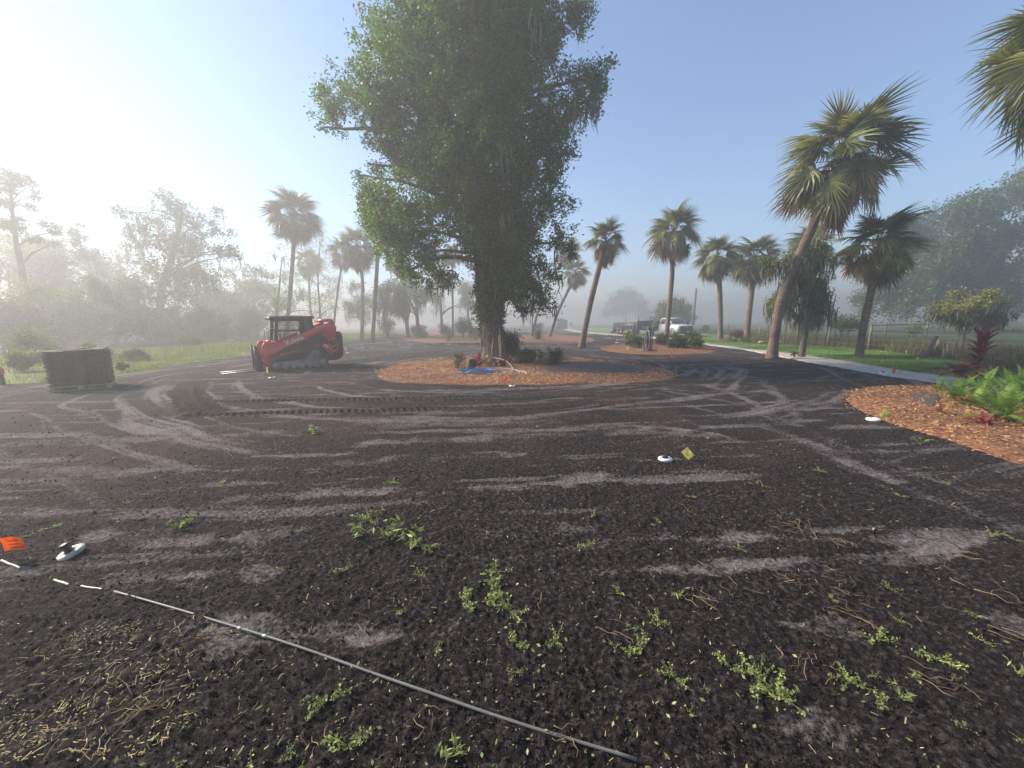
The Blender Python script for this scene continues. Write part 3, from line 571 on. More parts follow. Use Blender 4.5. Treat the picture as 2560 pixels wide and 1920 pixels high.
def strands(P, length, width, rng):
    n_ = len(P); a = rng.uniform(0, 6.28, n_); s_ = np.stack([np.cos(a), np.sin(a), np.zeros(n_)], 1); L = length * rng.uniform(.3, 1.2, n_); w_ = width * rng.uniform(.5, 1.2, n_)
    j = rng.normal(0, .05, (n_, 3, 3)); j[:, :, 2] = 0; z = np.array([0, 0, -1.])
    p0, p1, p2 = P, P + z * (L * .45)[:, None] + j[:, 0], P + z * (L * .8)[:, None] + j[:, 1]; p3 = P + z * L[:, None] + j[:, 2]
    V = np.stack([p0 - s_ * w_[:, None] * .5, p0 + s_ * w_[:, None] * .5, p1 - s_ * w_[:, None], p1 + s_ * w_[:, None], p2 - s_ * w_[:, None] * .6, p2 + s_ * w_[:, None] * .6, p3], 1).reshape(-1, 3)
    k = np.arange(n_)[:, None] * 7
    return V, [k + np.array([[0, 1, 3, 2]]), k + np.array([[2, 3, 5, 4]]), k + np.array([[4, 5, 6]])]
def tree(name, label, y0, trunk, radii, blobs, nleaf, lsize, leafmat='oak', bark='oakbark', asp=.45, moss=0, mlen=.8, depth=.8, sig=.2, limbs=14, copies=3, seed=1, cat='tree', group=None, mossfrom=None, flat=.85, per=26, base=None, stems=(), upb=.5, gap=None, minlimb=6, jit=.25, thin=0):
    rg = np.random.RandomState(seed)
    path = np.array([D(px, py, y0) for px, py in trunk]) if base is None else np.array([np.array(D(px, py, y0)) for px, py in trunk])
    B = path[0].copy(); B[2] = 0.0; path[0, 2] = min(path[0, 2], -0.05)
    root = thing(name, label, cat, tuple(B), 0, group)
    BL = []; xs = [b_[0] for b_ in blobs]; cx = (min(xs) + max(xs)) / 2
    for px, py, rp in blobs:
        c_ = D(px, py, y0); r_ = rp / F * y0
        row = [q for q in blobs if abs(q[1] - py) < rp + q[2]]; hw = max(max(abs(q[0] - cx) + q[2] for q in row), 1) / F * y0; off = abs(px - cx) / F * y0
        Yr = depth * math.sqrt(max(0.15 * hw * hw, hw * hw - off * off))
        nc = copies if rp > thin else max(1, copies - 1); Yr = Yr if rp > thin else Yr * .45
        for k in range(nc):
            t = (k + .5) / nc * 2 - 1 if nc > 1 else 0; BL.append((*(c_ + np.array([rg.normal(0, jit * r_), t * Yr + rg.normal(0, .2 * r_), rg.normal(0, .2 * r_)])), r_ * rg.uniform(.7, .98)))
    tw_, P = crown_points(BL, nleaf, rg, sig, per, flat, gap)
    V, Fq = leafset(P - B, lsize, asp, rg, upb)
    cr_o = obj('crown', mesh_np('crown', V, Fq), M[leafmat], root)
    mb = MB(); sp = spline(path - B, 26); rr = np.interp(np.linspace(0, 1, 26), np.linspace(0, 1, len(radii)), radii)
    rr = rr * (1 + .06 * np.sin(np.arange(26) * 1.7 + seed)); mb.tube(sp, rr, 18)
    for st, r0, r1 in stems:
        q = spline(np.array([D(px, py, y0) for px, py in st]) - B, 16); mb.tube(q, np.linspace(r0, r1, 16), 10)
    obj('trunk', mb, M[bark], root, smooth=True)
    mb = MB(); idx = rg.permutation(len(BL))[:limbs]
    for q in idx:
        c_ = np.array(BL[q][:3]) - B; zt = np.clip(c_[2] - .35 * np.hypot(c_[0], c_[1]) - .3, sp[minlimb, 2], sp[-1, 2]); k = int(np.argmin(abs(sp[:, 2] - zt))); s0 = sp[k]
        mid = (s0 + c_) / 2 + np.array([rg.normal(0, .1), rg.normal(0, .1), .12 * np.linalg.norm(c_ - s0)]); pth = spline(np.array([s0, mid, c_, c_ + (c_ - mid) / (np.linalg.norm(c_ - mid) + .01) * .35 * BL[q][3]]), 12)
        pth[1:-1] += rg.normal(0, .04, (10, 3)); mb.tube(pth, min(rr[k] * .4, .11) * (1 - np.linspace(0, .93, 12)) ** 1.3 + .006, 7)
    if limbs: tag(obj('limbs', mb, M[bark], root, smooth=True), kind='stuff')
    if moss:
        cand = tw_ if mossfrom is None else tw_[[mossfrom(t) for t in tw_]]
        if len(cand):
            Pm = cand[rg.choice(len(cand), moss // 7 + 1)]; Pm = np.repeat(Pm, 7, 0)[:moss] + rg.normal(0, .09, (moss, 3)); V, Fs = strands(Pm - B, mlen, .028, rg)
            tag(obj('moss', mesh_np('moss', V, Fs), M['moss'], root), kind='stuff')
    return root

# the big oak in the middle bed
oak_blobs = [(1000, 50, 100), (930, 30, 40), (1120, 40, 130), (1250, 50, 130), (1370, 40, 90), (1440, 15, 45), (1110, -50, 95), (1270, -55, 95), (1190, -60, 90), (1050, 160, 85), (960, 110, 45), (1180, 170, 120), (1310, 160, 110), (1390, 110, 60),
    (1410, 210, 60), (1465, 195, 45), (1505, 170, 28), (1530, 170, 10), (1480, 250, 40), (1420, 275, 55), (1500, 215, 25), (820, 262, 40), (868, 228, 42), (795, 305, 24), (850, 300, 38), (905, 265, 50), (950, 250, 65), (905, 185, 22), (890, 140, 12), (935, 165, 18), (960, 330, 62), (1040, 280, 100),
    (985, 155, 26), (1150, 300, 125), (1280, 300, 120), (1370, 330, 70), (1432, 360, 32), (1000, 400, 62), (945, 418, 26), (908, 445, 22), (925, 500, 22), (1090, 430, 110), (1220, 430, 120), (1340, 420, 80), (965, 520, 66), (1050, 540, 105), (1170, 540, 120), (1290, 540, 115), (1385, 515, 50), (1425, 500, 18),
    (995, 600, 66), (960, 640, 34), (1075, 640, 80), (1180, 640, 70), (1290, 640, 105), (1395, 610, 48), (1420, 640, 26), (1010, 690, 34), (1075, 715, 26), (1120, 690, 34), (1300, 710, 70), (1385, 685, 36), (1345, 750, 44), (1232, 735, 46), (1215, 775, 36), (1240, 770, 36), (1310, 775, 26), (1370, 765, 22), (1255, 690, 60)]
oak_y = float(OAK[1])
oak = tree('oak_tree', 'huge dark leafy oak in the ringed mulch bed, tallest tree in the middle', oak_y,
     [(1235, 914), (1235, 880), (1231, 830), (1224, 760), (1216, 690), (1212, 600), (1205, 460), (1195, 300), (1190, 150), (1190, -40), (1195, -160)], [.62, .50, .46, .43, .42, .42, .36, .28, .22, .14, .05],
     oak_blobs, 290000, .125, 'oak', 'oakbark', .45, 800, .9, .42, .15, 34, 3, 5, per=42, gap=(.8, -.32), minlimb=11, jit=.1, thin=63, stems=(([(1212, 620), (1240, 560), (1290, 460), (1330, 360), (1350, 220)], .26, .05), ([(1204, 480), (1150, 420), (1090, 350), (1040, 250), (1010, 100)], .22, .04), ([(1204, 500), (1110, 420), (1000, 320), (880, 240)], .15, .02), ([(1270, 500), (1360, 370), (1430, 260), (1500, 180)], .13, .02)),
     mossfrom=lambda t: (t[0] > -.3 and t[2] < 11) or t[2] < 4.5)
# vines climbing the oak's trunk
rg = np.random.RandomState(55); mb = MB(); PP = []
for q in range(9):
    a0 = rg.uniform(0, 6.28); zz = np.linspace(.1, 7, 30); a_ = a0 + np.cumsum(rg.normal(0, .18, 30)); r_ = .5 + .03
    xr = np.interp(zz, [0, 2, 4, 7], [0, -.05, -.15, -.3]); p = np.stack([xr + r_ * np.cos(a_), r_ * np.sin(a_), zz], 1); mb.tube(p, .012, 5)
    m_ = 650; k = np.clip((rg.beta(3.2, 2.0, m_) * 29).astype(int), 0, 29); PP.append(p[k] + rg.normal(0, .075, (m_, 3)))
V, Fq = leafset(np.concatenate(PP), .11, .6, rg); vine = obj('vine', mb, M['greybark'], oak); obj('leaves', mesh_np('leaves', V, Fq), M['ivy'], vine)

# left: pine, mossy oak, woods
tree('pine_tree', 'tall sparse pine with layered branches at the left edge of the woods', 39.0, [(60, 890), (62, 760), (55, 680), (40, 600), (30, 520), (25, 430)], [.32, .28, .24, .18, .12, .04],
     [(30, 435, 22), (10, 450, 18), (62, 470, 16), (50, 490, 12), (-10, 500, 25), (35, 510, 20), (10, 540, 16), (-30, 560, 30), (70, 560, 20), (90, 575, 16), (0, 470, 16), (110, 600, 18), (30, 455, 14), (65, 450, 10)], 11000, .28, 'dull', 'greybark', .2, 0, 1, .8, .26, 16, 2, 11, flat=.35)
tree('mossy_oak', 'lone oak draped in moss rising above the left woods', 47.0, [(395, 880), (400, 800), (405, 720), (430, 640), (450, 560), (455, 510)], [.5, .42, .36, .28, .18, .06],
     [(445, 510, 34), (485, 520, 26), (465, 560, 44), (420, 590, 46), (380, 570, 26), (350, 545, 22), (320, 530, 14), (345, 600, 20), (370, 615, 24), (510, 570, 26), (545, 575, 20), (530, 620, 32), (570, 620, 20), (470, 620, 50), (585, 640, 14), (430, 660, 60), (480, 690, 40), (380, 710, 30), (350, 730, 24), (420, 740, 50), (500, 690, 24), (410, 800, 40), (460, 790, 40), (500, 780, 24)],
     34000, .22, 'dull', 'greybark', .5, 1500, 1.6, .6, .28, 16, 2, 12)
wood = [(40, 700, 95, 30, 'broad woodland tree at the left edge below the tall pine'), (150, 660, 85, 38, 'rounded hazy woodland tree right of the tall pine'), (235, 690, 85, 33, 'hazy woodland tree between the pine and the mossy oak'), (290, 760, 60, 26, 'low woodland tree just left of the mossy oak'),
        (560, 740, 85, 40, 'dim hazy woodland tree right of the mossy oak'), (640, 735, 75, 46, 'faint woodland tree left of the tall palm'), (120, 800, 70, 22, 'leafy low tree behind the sod stack'), (15, 820, 60, 19, 'low leafy tree at the left photo edge above the grass'), (500, 820, 45, 30, 'small tree at the foot of the woods left of the loader'), (610, 820, 40, 38, 'dark small tree behind the loader forks')]
for q, (px, py, rp, dy, lb) in enumerate(wood):
    dy *= 1.72; rg = np.random.RandomState(100 + q); by = 1.7 * F / dy + 810 + (1280 - px) * .0157
    bl = [(px + rg.normal(0, rp * .55), py + rg.normal(0, rp * .5) + rp * .25, rp * rg.uniform(.28, .5)) for _ in range(15)] + [(px + rg.normal(0, rp * .2), py - rp * .55, rp * .35)]
    tree('woodland_tree', lb, dy, [(px, by), (px + rg.normal(0, 5), by - .5 * (by - py)), (px + rg.normal(0, 8), py)], [.28, .22, .1], bl, 20000, .28 if dy > 40 else .2, 'dull' if q % 3 else 'young', 'greybark', .5, 300, 1.0, .8, .25, 7, 2, 120 + q, group='woods on the left')
tree('slender_tree', 'feathery light green tree right behind the tall palm', 58.0, [(800, 846), (800, 780), (795, 700), (800, 600)], [.2, .16, .1, .03], [(800, 590, 24), (780, 620, 26), (820, 620, 20), (800, 660, 36), (770, 690, 30), (830, 700, 30), (800, 740, 36), (705, 620, 18), (830, 760, 24)], 9000, .17, 'young', 'greybark', .45, 0, 1, .8, .3, 10, 2, 15)
tree('willow_tree', 'pale green drooping tree left of the tall palm above the loader', 52.0, [(690, 850), (692, 780), (700, 700), (705, 640)], [.22, .18, .1, .03], [(700, 640, 22), (690, 680, 36), (730, 690, 30), (760, 740, 40), (700, 750, 40), (740, 800, 30), (800, 790, 24), (660, 720, 24)], 9000, .17, 'young', 'greybark', .4, 300, 1.2, .8, .3, 8, 2, 16)
# trees behind the oak, deep in the fog
back = [(1040, 700, 44, 46, 'foggy leafy tree left of the oak trunk, behind the hedge bed'), (965, 745, 44, 40, 'vine covered tree beside the pale pole trunk'), (1100, 720, 46, 55, 'faint mossy tree behind the lower left oak branches'), (1175, 730, 40, 60, 'faint tree straight behind the oak trunk'), (900, 755, 34, 52, 'pale young tree behind the leaning palms'), (1015, 760, 24, 42, 'slim foggy tree at the left end of the hedge bed')]
for q, (px, py, rp, dy, lb) in enumerate(back):
    dy *= 1.3; rg = np.random.RandomState(200 + q); by = 1.7 * F / dy + 810 + (1280 - px) * .0157
    bl = [(px + rg.normal(0, rp * .6), py + rg.normal(0, rp * .7), rp * rg.uniform(.28, .5)) for _ in range(13)]
    tree('background_tree', lb, dy, [(px + 6, by), (px + rg.normal(0, 4), by - .5 * (by - py)), (px, py)], [.3, .24, .1], bl, 8000, .2, 'dull' if q % 2 else 'young', 'greybark', .5, 700, 1.6, .8, .3, 6, 2, 220 + q, group='trees in the fog behind the oak')
# right side
tree('live_oak', 'giant spreading live oak in fog at the right edge', 46.0, [(2482, 856), (2478, 820), (2474, 770), (2480, 700), (2500, 620)], [1.25, .95, .9, .8, .5],
     [(2450, 520, 60), (2530, 480, 60), (2370, 540, 50), (2310, 560, 46), (2620, 460, 80), (2560, 560, 70), (2480, 590, 70), (2400, 610, 60), (2330, 620, 56), (2270, 650, 46), (2240, 690, 44), (2300, 700, 56), (2370, 690, 60), (2450, 680, 60), (2540, 660, 70), (2640, 600, 90), (2230, 740, 40), (2290, 750, 44), (2215, 775, 26), (2350, 745, 40), (2420, 740, 36), (2560, 750, 50), (2620, 740, 60), (2270, 790, 20), (2330, 785, 18), (2520, 770, 30), (2700, 680, 80)],
     110000, .30, 'liveoak', 'oakbark', .5, 3000, 1.6, .55, .42, 18, 2, 31, stems=(([(2474, 760), (2420, 690), (2330, 660), (2260, 690)], .5, .08), ([(2476, 740), (2540, 660), (2640, 600)], .5, .1), ([(2474, 750), (2440, 620), (2440, 520)], .5, .1)))
tree('mossy_sapling', 'small leaning oak hung with grey moss beside the big leaning palm', 17.6, [(2003, 893), (2010, 850), (2020, 810), (2022, 760), (2030, 700)], [.15, .12, .11, .09, .03],
     [(1935, 760, 18), (1950, 740, 18), (1990, 645, 26), (1955, 650, 22), (2040, 640, 28), (2060, 660, 20), (1975, 700, 20), (2020, 700, 34), (2045, 740, 26), (2000, 760, 28), (2040, 780, 22), (2060, 730, 16), (2010, 720, 30), (1930, 660, 12), (2015, 790, 16)], 12000, .10, 'young', 'greybark', .5, 1800, .9, .6, .13, 10, 2, 32)
tree('citrus_tree', 'small yellow green tree in front of the live oak trunk', 19.0, [(2455, 872), (2452, 840), (2462, 800), (2455, 760)], [.13, .11, .08, .03],
     [(2430, 735, 18), (2450, 725, 14), (2390, 760, 22), (2360, 770, 18), (2420, 770, 28), (2470, 760, 24), (2490, 750, 14), (2440, 800, 24), (2475, 800, 18), (2410, 790, 20)], 8000, .10, 'yellow', 'greybark', .5, 700, .6, .7, .12, 8, 2, 33)
tree('small_tree', 'thin multi stemmed pale tree between two fence posts', 27.0, [(2105, 856), (2103, 835), (2098, 815)], [.07, .06, .03], [(2095, 806, 14), (2115, 800, 14), (2135, 805, 14), (2110, 815, 14), (2148, 810, 10), (2085, 815, 8)], 4000, .11, 'young', 'greybark', .5, 0, 1, .7, .15, 6, 2, 34, stems=(([(2107, 856), (2120, 835), (2132, 812)], .05, .02), ([(2104, 856), (2090, 838), (2085, 818)], .05, .02)))
tree('fog_tree', 'round dark tree in fog behind the white truck', 66.0, [(1680, 830), (1680, 800), (1678, 770)], [.35, .3, .15], [(1665, 765, 18), (1650, 785, 16), (1640, 800, 12), (1680, 760, 18), (1690, 780, 18), (1670, 800, 16), (1705, 790, 12)], 9000, .25, 'dull', 'greybark', .5, 200, 1, .8, .4, 6, 2, 35)
tree('fog_tree', 'pale fog bound tree right of the truck cab', 74.0, [(1712, 830), (1712, 800), (1712, 780)], [.3, .2, .1], [(1700, 775, 12), (1718, 768, 12), (1712, 790, 16), (1725, 795, 10)], 6000, .25, 'dull', 'greybark', .5, 100, 1, .8, .4, 4, 2, 36)
tree('far_tree', 'barely visible huge tree deep in the fog between two palms', 185.0, [(1565, 822), (1565, 790), (1565, 760)], [.6, .5, .3], [(1560, 745, 26), (1530, 765, 22), (1595, 765, 24), (1560, 780, 24), (1585, 740, 18), (1610, 785, 16), (1515, 785, 14)], 7000, .8, 'dull', 'greybark', .5, 0, 1, .8, 1.1, 4, 2, 37)
tree('pale_shrub_tree', 'pale little bushy tree at the far rail fence', 34.0, [(2282, 848), (2282, 838), (2284, 830)], [.06, .05, .03], [(2275, 826, 10), (2290, 823, 10), (2284, 832, 9)], 2500, .12, 'young', 'greybark', .5, 0, 1, .8, .15, 3, 2, 38)

# ------------------------------------------------------------------ bushes
def bush(name, label, px, py, wpx, hpx, mat='bush', n_=3500, ls=.09, seed=1, asp=.45, lift=0.0, cat='shrub', group=None, y0=None, upb=.5):
    rg = np.random.RandomState(seed); B = G(px, py); y_ = B[1]; k = y_ / F; root = thing(name, label, cat, tuple(B), 0, group)
    w_, h_ = wpx * k / 2, hpx * k; BL = []
    for q in range(9): a = rg.uniform(0, 6.28); rr = rg.uniform(.1, .62); BL.append((w_ * rr * math.cos(a), w_ * rr * math.sin(a) * .9, h_ * rg.uniform(.25, .72) + lift, h_ * rg.uniform(.22, .34)))
    tw_, P = crown_points(BL, n_, rg, h_ * .07, 18); P[:, 2] = np.abs(P[:, 2]) + .02
    V, Fq = leafset(P, ls, asp, rg, upb); obj('foliage', mesh_np('foliage', V, Fq), M[mat], root)
    mb = MB()
    for q in range(7): a = BL[q]; mb.tube(spline(np.array([(a[0] * .1, a[1] * .1, -.05), (a[0] * .5, a[1] * .5, a[2] * .55), a[:3]]), 8), np.linspace(.02, .006, 8), 5)
    obj('stems', mb, M['greybark'], root); return root
bush('shrub', 'big dark green bush in front of the white truck', 1710, 874, 120, 52, 'bush', 9000, .10, 1)
bush('shrub', 'dark green bush left of the big bush under the straight palm', 1655, 866, 60, 36, 'bush', 4000, .10, 2)
bush('shrub', 'loose yellow green bush left of the iron hoop', 1588, 872, 62, 46, 'young', 3000, .11, 3)
bush('hedge_bush', 'light green leafy clump at the left end of the back bed', 1048, 846, 62, 36, 'young', 4500, .12, 4)
bush('hedge_bush', 'foggy bush in the middle of the back bed', 1118, 842, 56, 40, 'ivy', 4000, .12, 5)
bush('hedge_bush', 'small upright green plant at the front of the back bed', 1122, 853, 26, 24, 'young', 1500, .09, 6)
bush('hedge_bush', 'tall conical bush close left of the oak trunk in fog', 1158, 846, 34, 66, 'ivy', 4500, .13, 7)
bush('hedge_bush', 'rounded grey green bush behind the oak trunk', 1185, 846, 40, 36, 'bush', 3000, .12, 8)
bush('hedge_bush', 'tiny green plant in the mulch left of the oak trunk', 1188, 852, 16, 16, 'young', 600, .08, 9)
bush('shrub', 'leggy twiggy bush behind the cycad in fog', 1345, 838, 50, 36, 'dull', 1800, .11, 10)
bush('shrub', 'wispy grey green bush at the left of the oak base', 1143, 926, 44, 62, 'dull', 1500, .055, 11, .35)
bush('shrub', 'leafy vine bush clinging to the right side of the oak base', 1272, 905, 40, 90, 'ivy', 6500, .085, 12)
bush('shrub', 'dark spreading plant with long leaves right of the oak base', 1312, 912, 80, 42, 'bush', 4200, .15, 13, .16)
bush('shrub', 'rust coloured bush behind the right hand palms', 1842, 851, 50, 28, 'rust', 2500, .10, 14)
bush('shrub', 'grey green round bush right of the truck by the fence', 1762, 832, 30, 22, 'dull', 1500, .15, 15)
bush('shrub', 'small upright dark bush in the fog along the far driveway', 1427, 817, 12, 15, 'dull', 900, .3, 16)
bush('shrub', 'low seedling bush at the foot of the mossy sapling', 1985, 893, 22, 20, 'young', 500, .06, 17)
for q, (px, py, w_, h_, mt, lb) in enumerate([(60, 930, 120, 60, 'young', 'leafy green undergrowth at the left edge behind the grass'), (100, 905, 100, 90, 'young', 'tall pale undergrowth behind the sod stack'), (250, 905, 120, 50, 'young', 'undergrowth bush right of the sod stack top'), (330, 905, 110, 36, 'vblade', 'low yellow green brush right of the sod stack'), (480, 870, 110, 34, 'dull', 'low brush left of the loader forks'), (200, 870, 130, 110, 'dull', 'dense hazy thicket above the sod stack'), (600, 850, 90, 30, 'dull', 'dim brush behind the loader cab'), (430, 860, 100, 50, 'dull', 'hazy brush under the mossy oak')]):
    bush('undergrowth', lb, px, py, w_, h_, mt, 5000, .11, 300 + q, .4, group='undergrowth along the left woods')
for q, (px, py, w_, h_, lb) in enumerate([(30, 880, 150, 150, 'wall of thicket at the far left edge'), (320, 862, 150, 110, 'thicket wall between the sod stack and the mossy oak'), (380, 858, 120, 90, 'thicket directly under the mossy oak trunk'), (520, 852, 130, 100, 'thicket wall left of the loader'), (620, 848, 110, 90, 'thicket wall behind the loader forks'), (140, 868, 150, 160, 'tall thicket behind the sod stack')]):
    bush('thicket', lb, px, py, w_, h_, 'dull', 7000, .24, 340 + q, .5, group='thicket along the left woods')
bush('leafy_tuft', 'bright yellow green leafy tuft beside the sod stack', 308, 929, 34, 28, 'yellow', 700, .16, 330, .3)

# ------------------------------------------------------------------ palms
def frond_mesh(seed, lp=1.25, lb=1.15, droop=.55, nseg=25, fold=.18, arch=.12, dead=False, bend=.5):
    rg = np.random.RandomState(seed); mb = MB()
    s_ = np.linspace(0, lp, 7); pet = np.stack([s_, 0 * s_, -arch * s_ ** 2], 1); mb.tube(pet, np.linspace(.028, .014, 7), 4)
    d0 = np.array([1, 0, -2 * arch * lp - bend]); d0 /= np.linalg.norm(d0); sideb = np.array([0, 1., 0]); upb = np.cross(d0, sideb); E0 = pet[-1]
    for i in range(-nseg, nseg + 1):
        t = abs(i) / nseg; sg = 1 if i >= 0 else -1
        sb = .42 * lb * (1 - t) ** 1.3; base_ = E0 + d0 * sb - np.array([0, 0, 1]) * .5 * droop * sb * sb
        ph = sg * (t ** .85) * math.radians(118 if not dead else 50) + rg.normal(0, .04); L = lb * (1 - .18 * t) * rg.uniform(.85, 1.1) * (.75 + .25 * (t < .9))
        dr = d0 * math.cos(ph) + sideb * math.sin(ph); dr = dr + upb * fold * abs(math.sin(ph)); dr /= np.linalg.norm(dr)
        lat = np.cross(dr, upb); lat /= np.linalg.norm(lat) + 1e-9; lat = lat * math.cos(.5) + upb * math.sin(.5) * (1 if i % 2 else -1)
        u = np.array([0, .28, .55, .8, 1.0]); wv = np.array([.012, .032, .028, .015, .0015]) * lb; dq = droop * rg.uniform(.6, 1.4)
        pts = base_ + dr[None] * (L * u)[:, None]; pts[:, 2] -= dq * L * u ** 2.3
        if t > .2: pts = pts - dr[None] * (L * .18 * dq * u ** 3)[:, None]
        V = np.stack([pts - lat * wv[:, None], pts + lat * wv[:, None]], 1).reshape(-1, 3); k = np.arange(4)[:, None] * 2
        mb.add(V, k + np.array([[0, 1, 3, 2]]))
    return mb.mesh('frond')
FR_UP = [frond_mesh(s, 1.15, 1.0, .6, arch=.09, bend=.35) for s in (1, 2)]; FR_MID = [frond_mesh(s, 1.25, 1.0, .65, arch=.13, bend=.65) for s in (3, 4, 5)]; FR_LOW = [frond_mesh(s, 1.4, 1.0, .45, fold=.1, arch=.15, bend=.7) for s in (6, 7)]
FR_DEAD = [frond_mesh(s, 1.1, 1.1, .15, 14, .5, .1, True) for s in (8, 9)]
for q in FR_UP + FR_MID + FR_LOW: q.materials.append(M['palm'])
FR_BROWN = [frond_mesh(s, 1.35, 1.0, .4, fold=.1, arch=.16, bend=.8) for s in (16, 17)]
for q in FR_DEAD + FR_BROWN: q.materials.append(M['palmdead'])
def palm(label, y0, trunk, rad, R, nlive, ndead, seed, deadlow=False, group='cabbage palms', lowmin=-55, bark='palmbark'):
    if y0 > 30 and trunk[0][0] < 1000: y0 *= 1.27; R *= 1.16; rad *= 1.2
    rg = np.random.RandomState(seed); path = np.array([D(px, py, y0) for px, py in trunk]); B = path[0].copy(); B[2] = 0; path[0] = B - np.array([0, 0, .1])
    root = thing('palm_tree', label, 'palm', tuple(B), 0, group); sp = spline(path - B, 40); tt = np.linspace(0, 1, 40)
    rad = rad * .68; rr = rad * (1.25 - .3 * sstep(0, .12, tt) - .12 * tt) * (1 + .035 * np.sin(np.arange(40) * 2.1) + rg.normal(0, .015, 40)); rr[-5:] *= np.linspace(1.05, 1.5, 5)
    mb = MB(); mb.tube(sp, rr, 14); obj('trunk', mb, M[bark], root, smooth=True)
    top = sp[-1]; k = R / 2.85; nlive = int(nlive * 1.5)
    mb = MB()                                           # heap of old leaf bases under the crown
    for q in range(26):
        a = q * 2.4 + rg.uniform(-.2, .2); z = -.75 + .9 * q / 26; d = np.array([math.cos(a), math.sin(a), 0]); p0 = top + d * rad * 1.1 + np.array([0, 0, z * k]); mb.tube([p0, p0 + d * .1 + np.array([0, 0, .12]), p0 + d * .22 * k + np.array([0, 0, .30 * k])], [.05, .04, .015], 5)
    obj('leaf_bases', mb, M['palmdead'], root)
    for q in range(nlive):
        f = (q + .5) / nlive; az = q * 2.39996 + rg.normal(0, .15); el = math.radians(84 - (84 - lowmin) * f ** 1.0 + rg.normal(0, 6))
        src = FR_UP if el > math.radians(25) else FR_MID if el > math.radians(-5) else FR_LOW; src = FR_BROWN if el < math.radians(-18) and rg.uniform() < .5 else src; me_ = src[rg.randint(len(src))]
        R3 = Matrix.Rotation(az, 3, 'Z') @ Matrix.Rotation(-el, 3, 'Y') @ Matrix.Rotation(rg.normal(0, .75), 3, 'X')
        obj('frond', me_, None, root, tuple(top + np.array([0, 0, .15 * k + .25 * k * max(0, math.sin(el))])), R3.to_euler(), k * rg.uniform(.74, 1.06))
    for q in range(ndead):
        az = q * 2.39996 + rg.normal(0, .3); el = math.radians(rg.uniform(-82, -58)); R3 = Matrix.Rotation(az, 3, 'Z') @ Matrix.Rotation(-el, 3, 'Y')
        obj('frond', FR_DEAD[rg.randint(2)], None, root, tuple(top + np.array([0, 0, -.35 * k])), R3.to_euler(), k * rg.uniform(.6, .95))
    return root
palm('big curved palm leaning right at the edge of the soil', 17.0, [(1929, 897), (1938, 830), (1952, 755), (1982, 675), (2030, 570), (2080, 465), (2104, 420)], .30, 2.95, 42, 9, 1)
palm('leaning palm on the lawn right of the big curved palm', 16.8, [(2147, 897), (2158, 820), (2175, 740), (2190, 660), (2196, 628)], .22, 2.0, 30, 9, 2)
palm('straight tall palm rising behind the dark green bush', 28.5, [(1664, 860), (1672, 780), (1680, 690), (1681, 640), (1685, 590)], .27, 2.35, 38, 5, 3)
palm('palm leaning right with a long skirt of dead fronds', 26.0, [(1453, 851), (1472, 775), (1490, 700), (1506, 640), (1514, 610)], .30, 1.75, 28, 16, 4)
palm('left one of the paired palms near the dark soil pile', 31.0, [(1801, 856), (1801, 790), (1799, 720), (1797, 680), (1795, 650)], .30, 2.15, 34, 8, 5)
palm('right one of the paired palms near the dark soil pile', 32.0, [(1866, 854), (1873, 780), (1880, 720), (1884, 680), (1887, 655)], .33, 2.4, 40, 5, 6)
palm('palm half hidden behind the big curved palm trunk', 31.0, [(1998, 858), (2004, 800), (2015, 700), (2030, 620)], .36, 2.2, 34, 4, 7)
palm('palm outside the right photo edge, only frond tips show at the top corner', 9.6, [(2800, 1010), (2795, 800), (2785, 500), (2765, 230), (2755, 110)], .30, 2.4, 44, 10, 8)
palm('tall slim palm standing behind the red loader', 32.0, [(712, 868), (719, 800), (728, 700), (735, 600), (738, 545)], .27, 2.75, 44, 10, 9, lowmin=-60)
palm('faint round palm crown in fog behind the tall slim palm', 50.0, [(782, 843), (777, 780), (772, 700), (771, 660)], .2, 2.5, 36, 5, 10, lowmin=-60)
palm('thin leaning palm in fog left of the pale pole trunk', 44.0, [(832, 850), (838, 780), (850, 690), (860, 640)], .2, 2.3, 34, 6, 11, lowmin=-60)
palm('shaggy palm with drooping brown skirt near the pale pole trunk', 37.0, [(905, 858), (906, 780), (906, 700), (893, 625)], .27, 2.6, 36, 18, 12, lowmin=-65)
palm('pale pole like palm trunk whose crown hides in the oak', 31.0, [(931, 866), (936, 780), (943, 660), (950, 560)], .26, 2.2, 30, 5, 13)
palm('leaning foggy palm right of the oak, upper of two crowns', 50.0, [(1328, 838), (1345, 780), (1375, 700), (1420, 635)], .3, 2.2, 32, 6, 14, lowmin=-60)
palm('leaning foggy palm right of the oak, lower of two crowns', 47.0, [(1373, 838), (1395, 780), (1423, 720), (1438, 688)], .3, 2.1, 32, 8, 15, lowmin=-65)
palm('thin slanting palm trunk in fog left of the oak', 52.0, [(1056, 838), (1035, 775), (1008, 713), (990, 660)], .18, 2.0, 26, 4, 16)
palm('thin upright palm trunk in fog left of the oak', 56.0, [(1132, 836), (1132, 780), (1131, 700), (1130, 640)], .22, 2.0, 26, 4, 17)

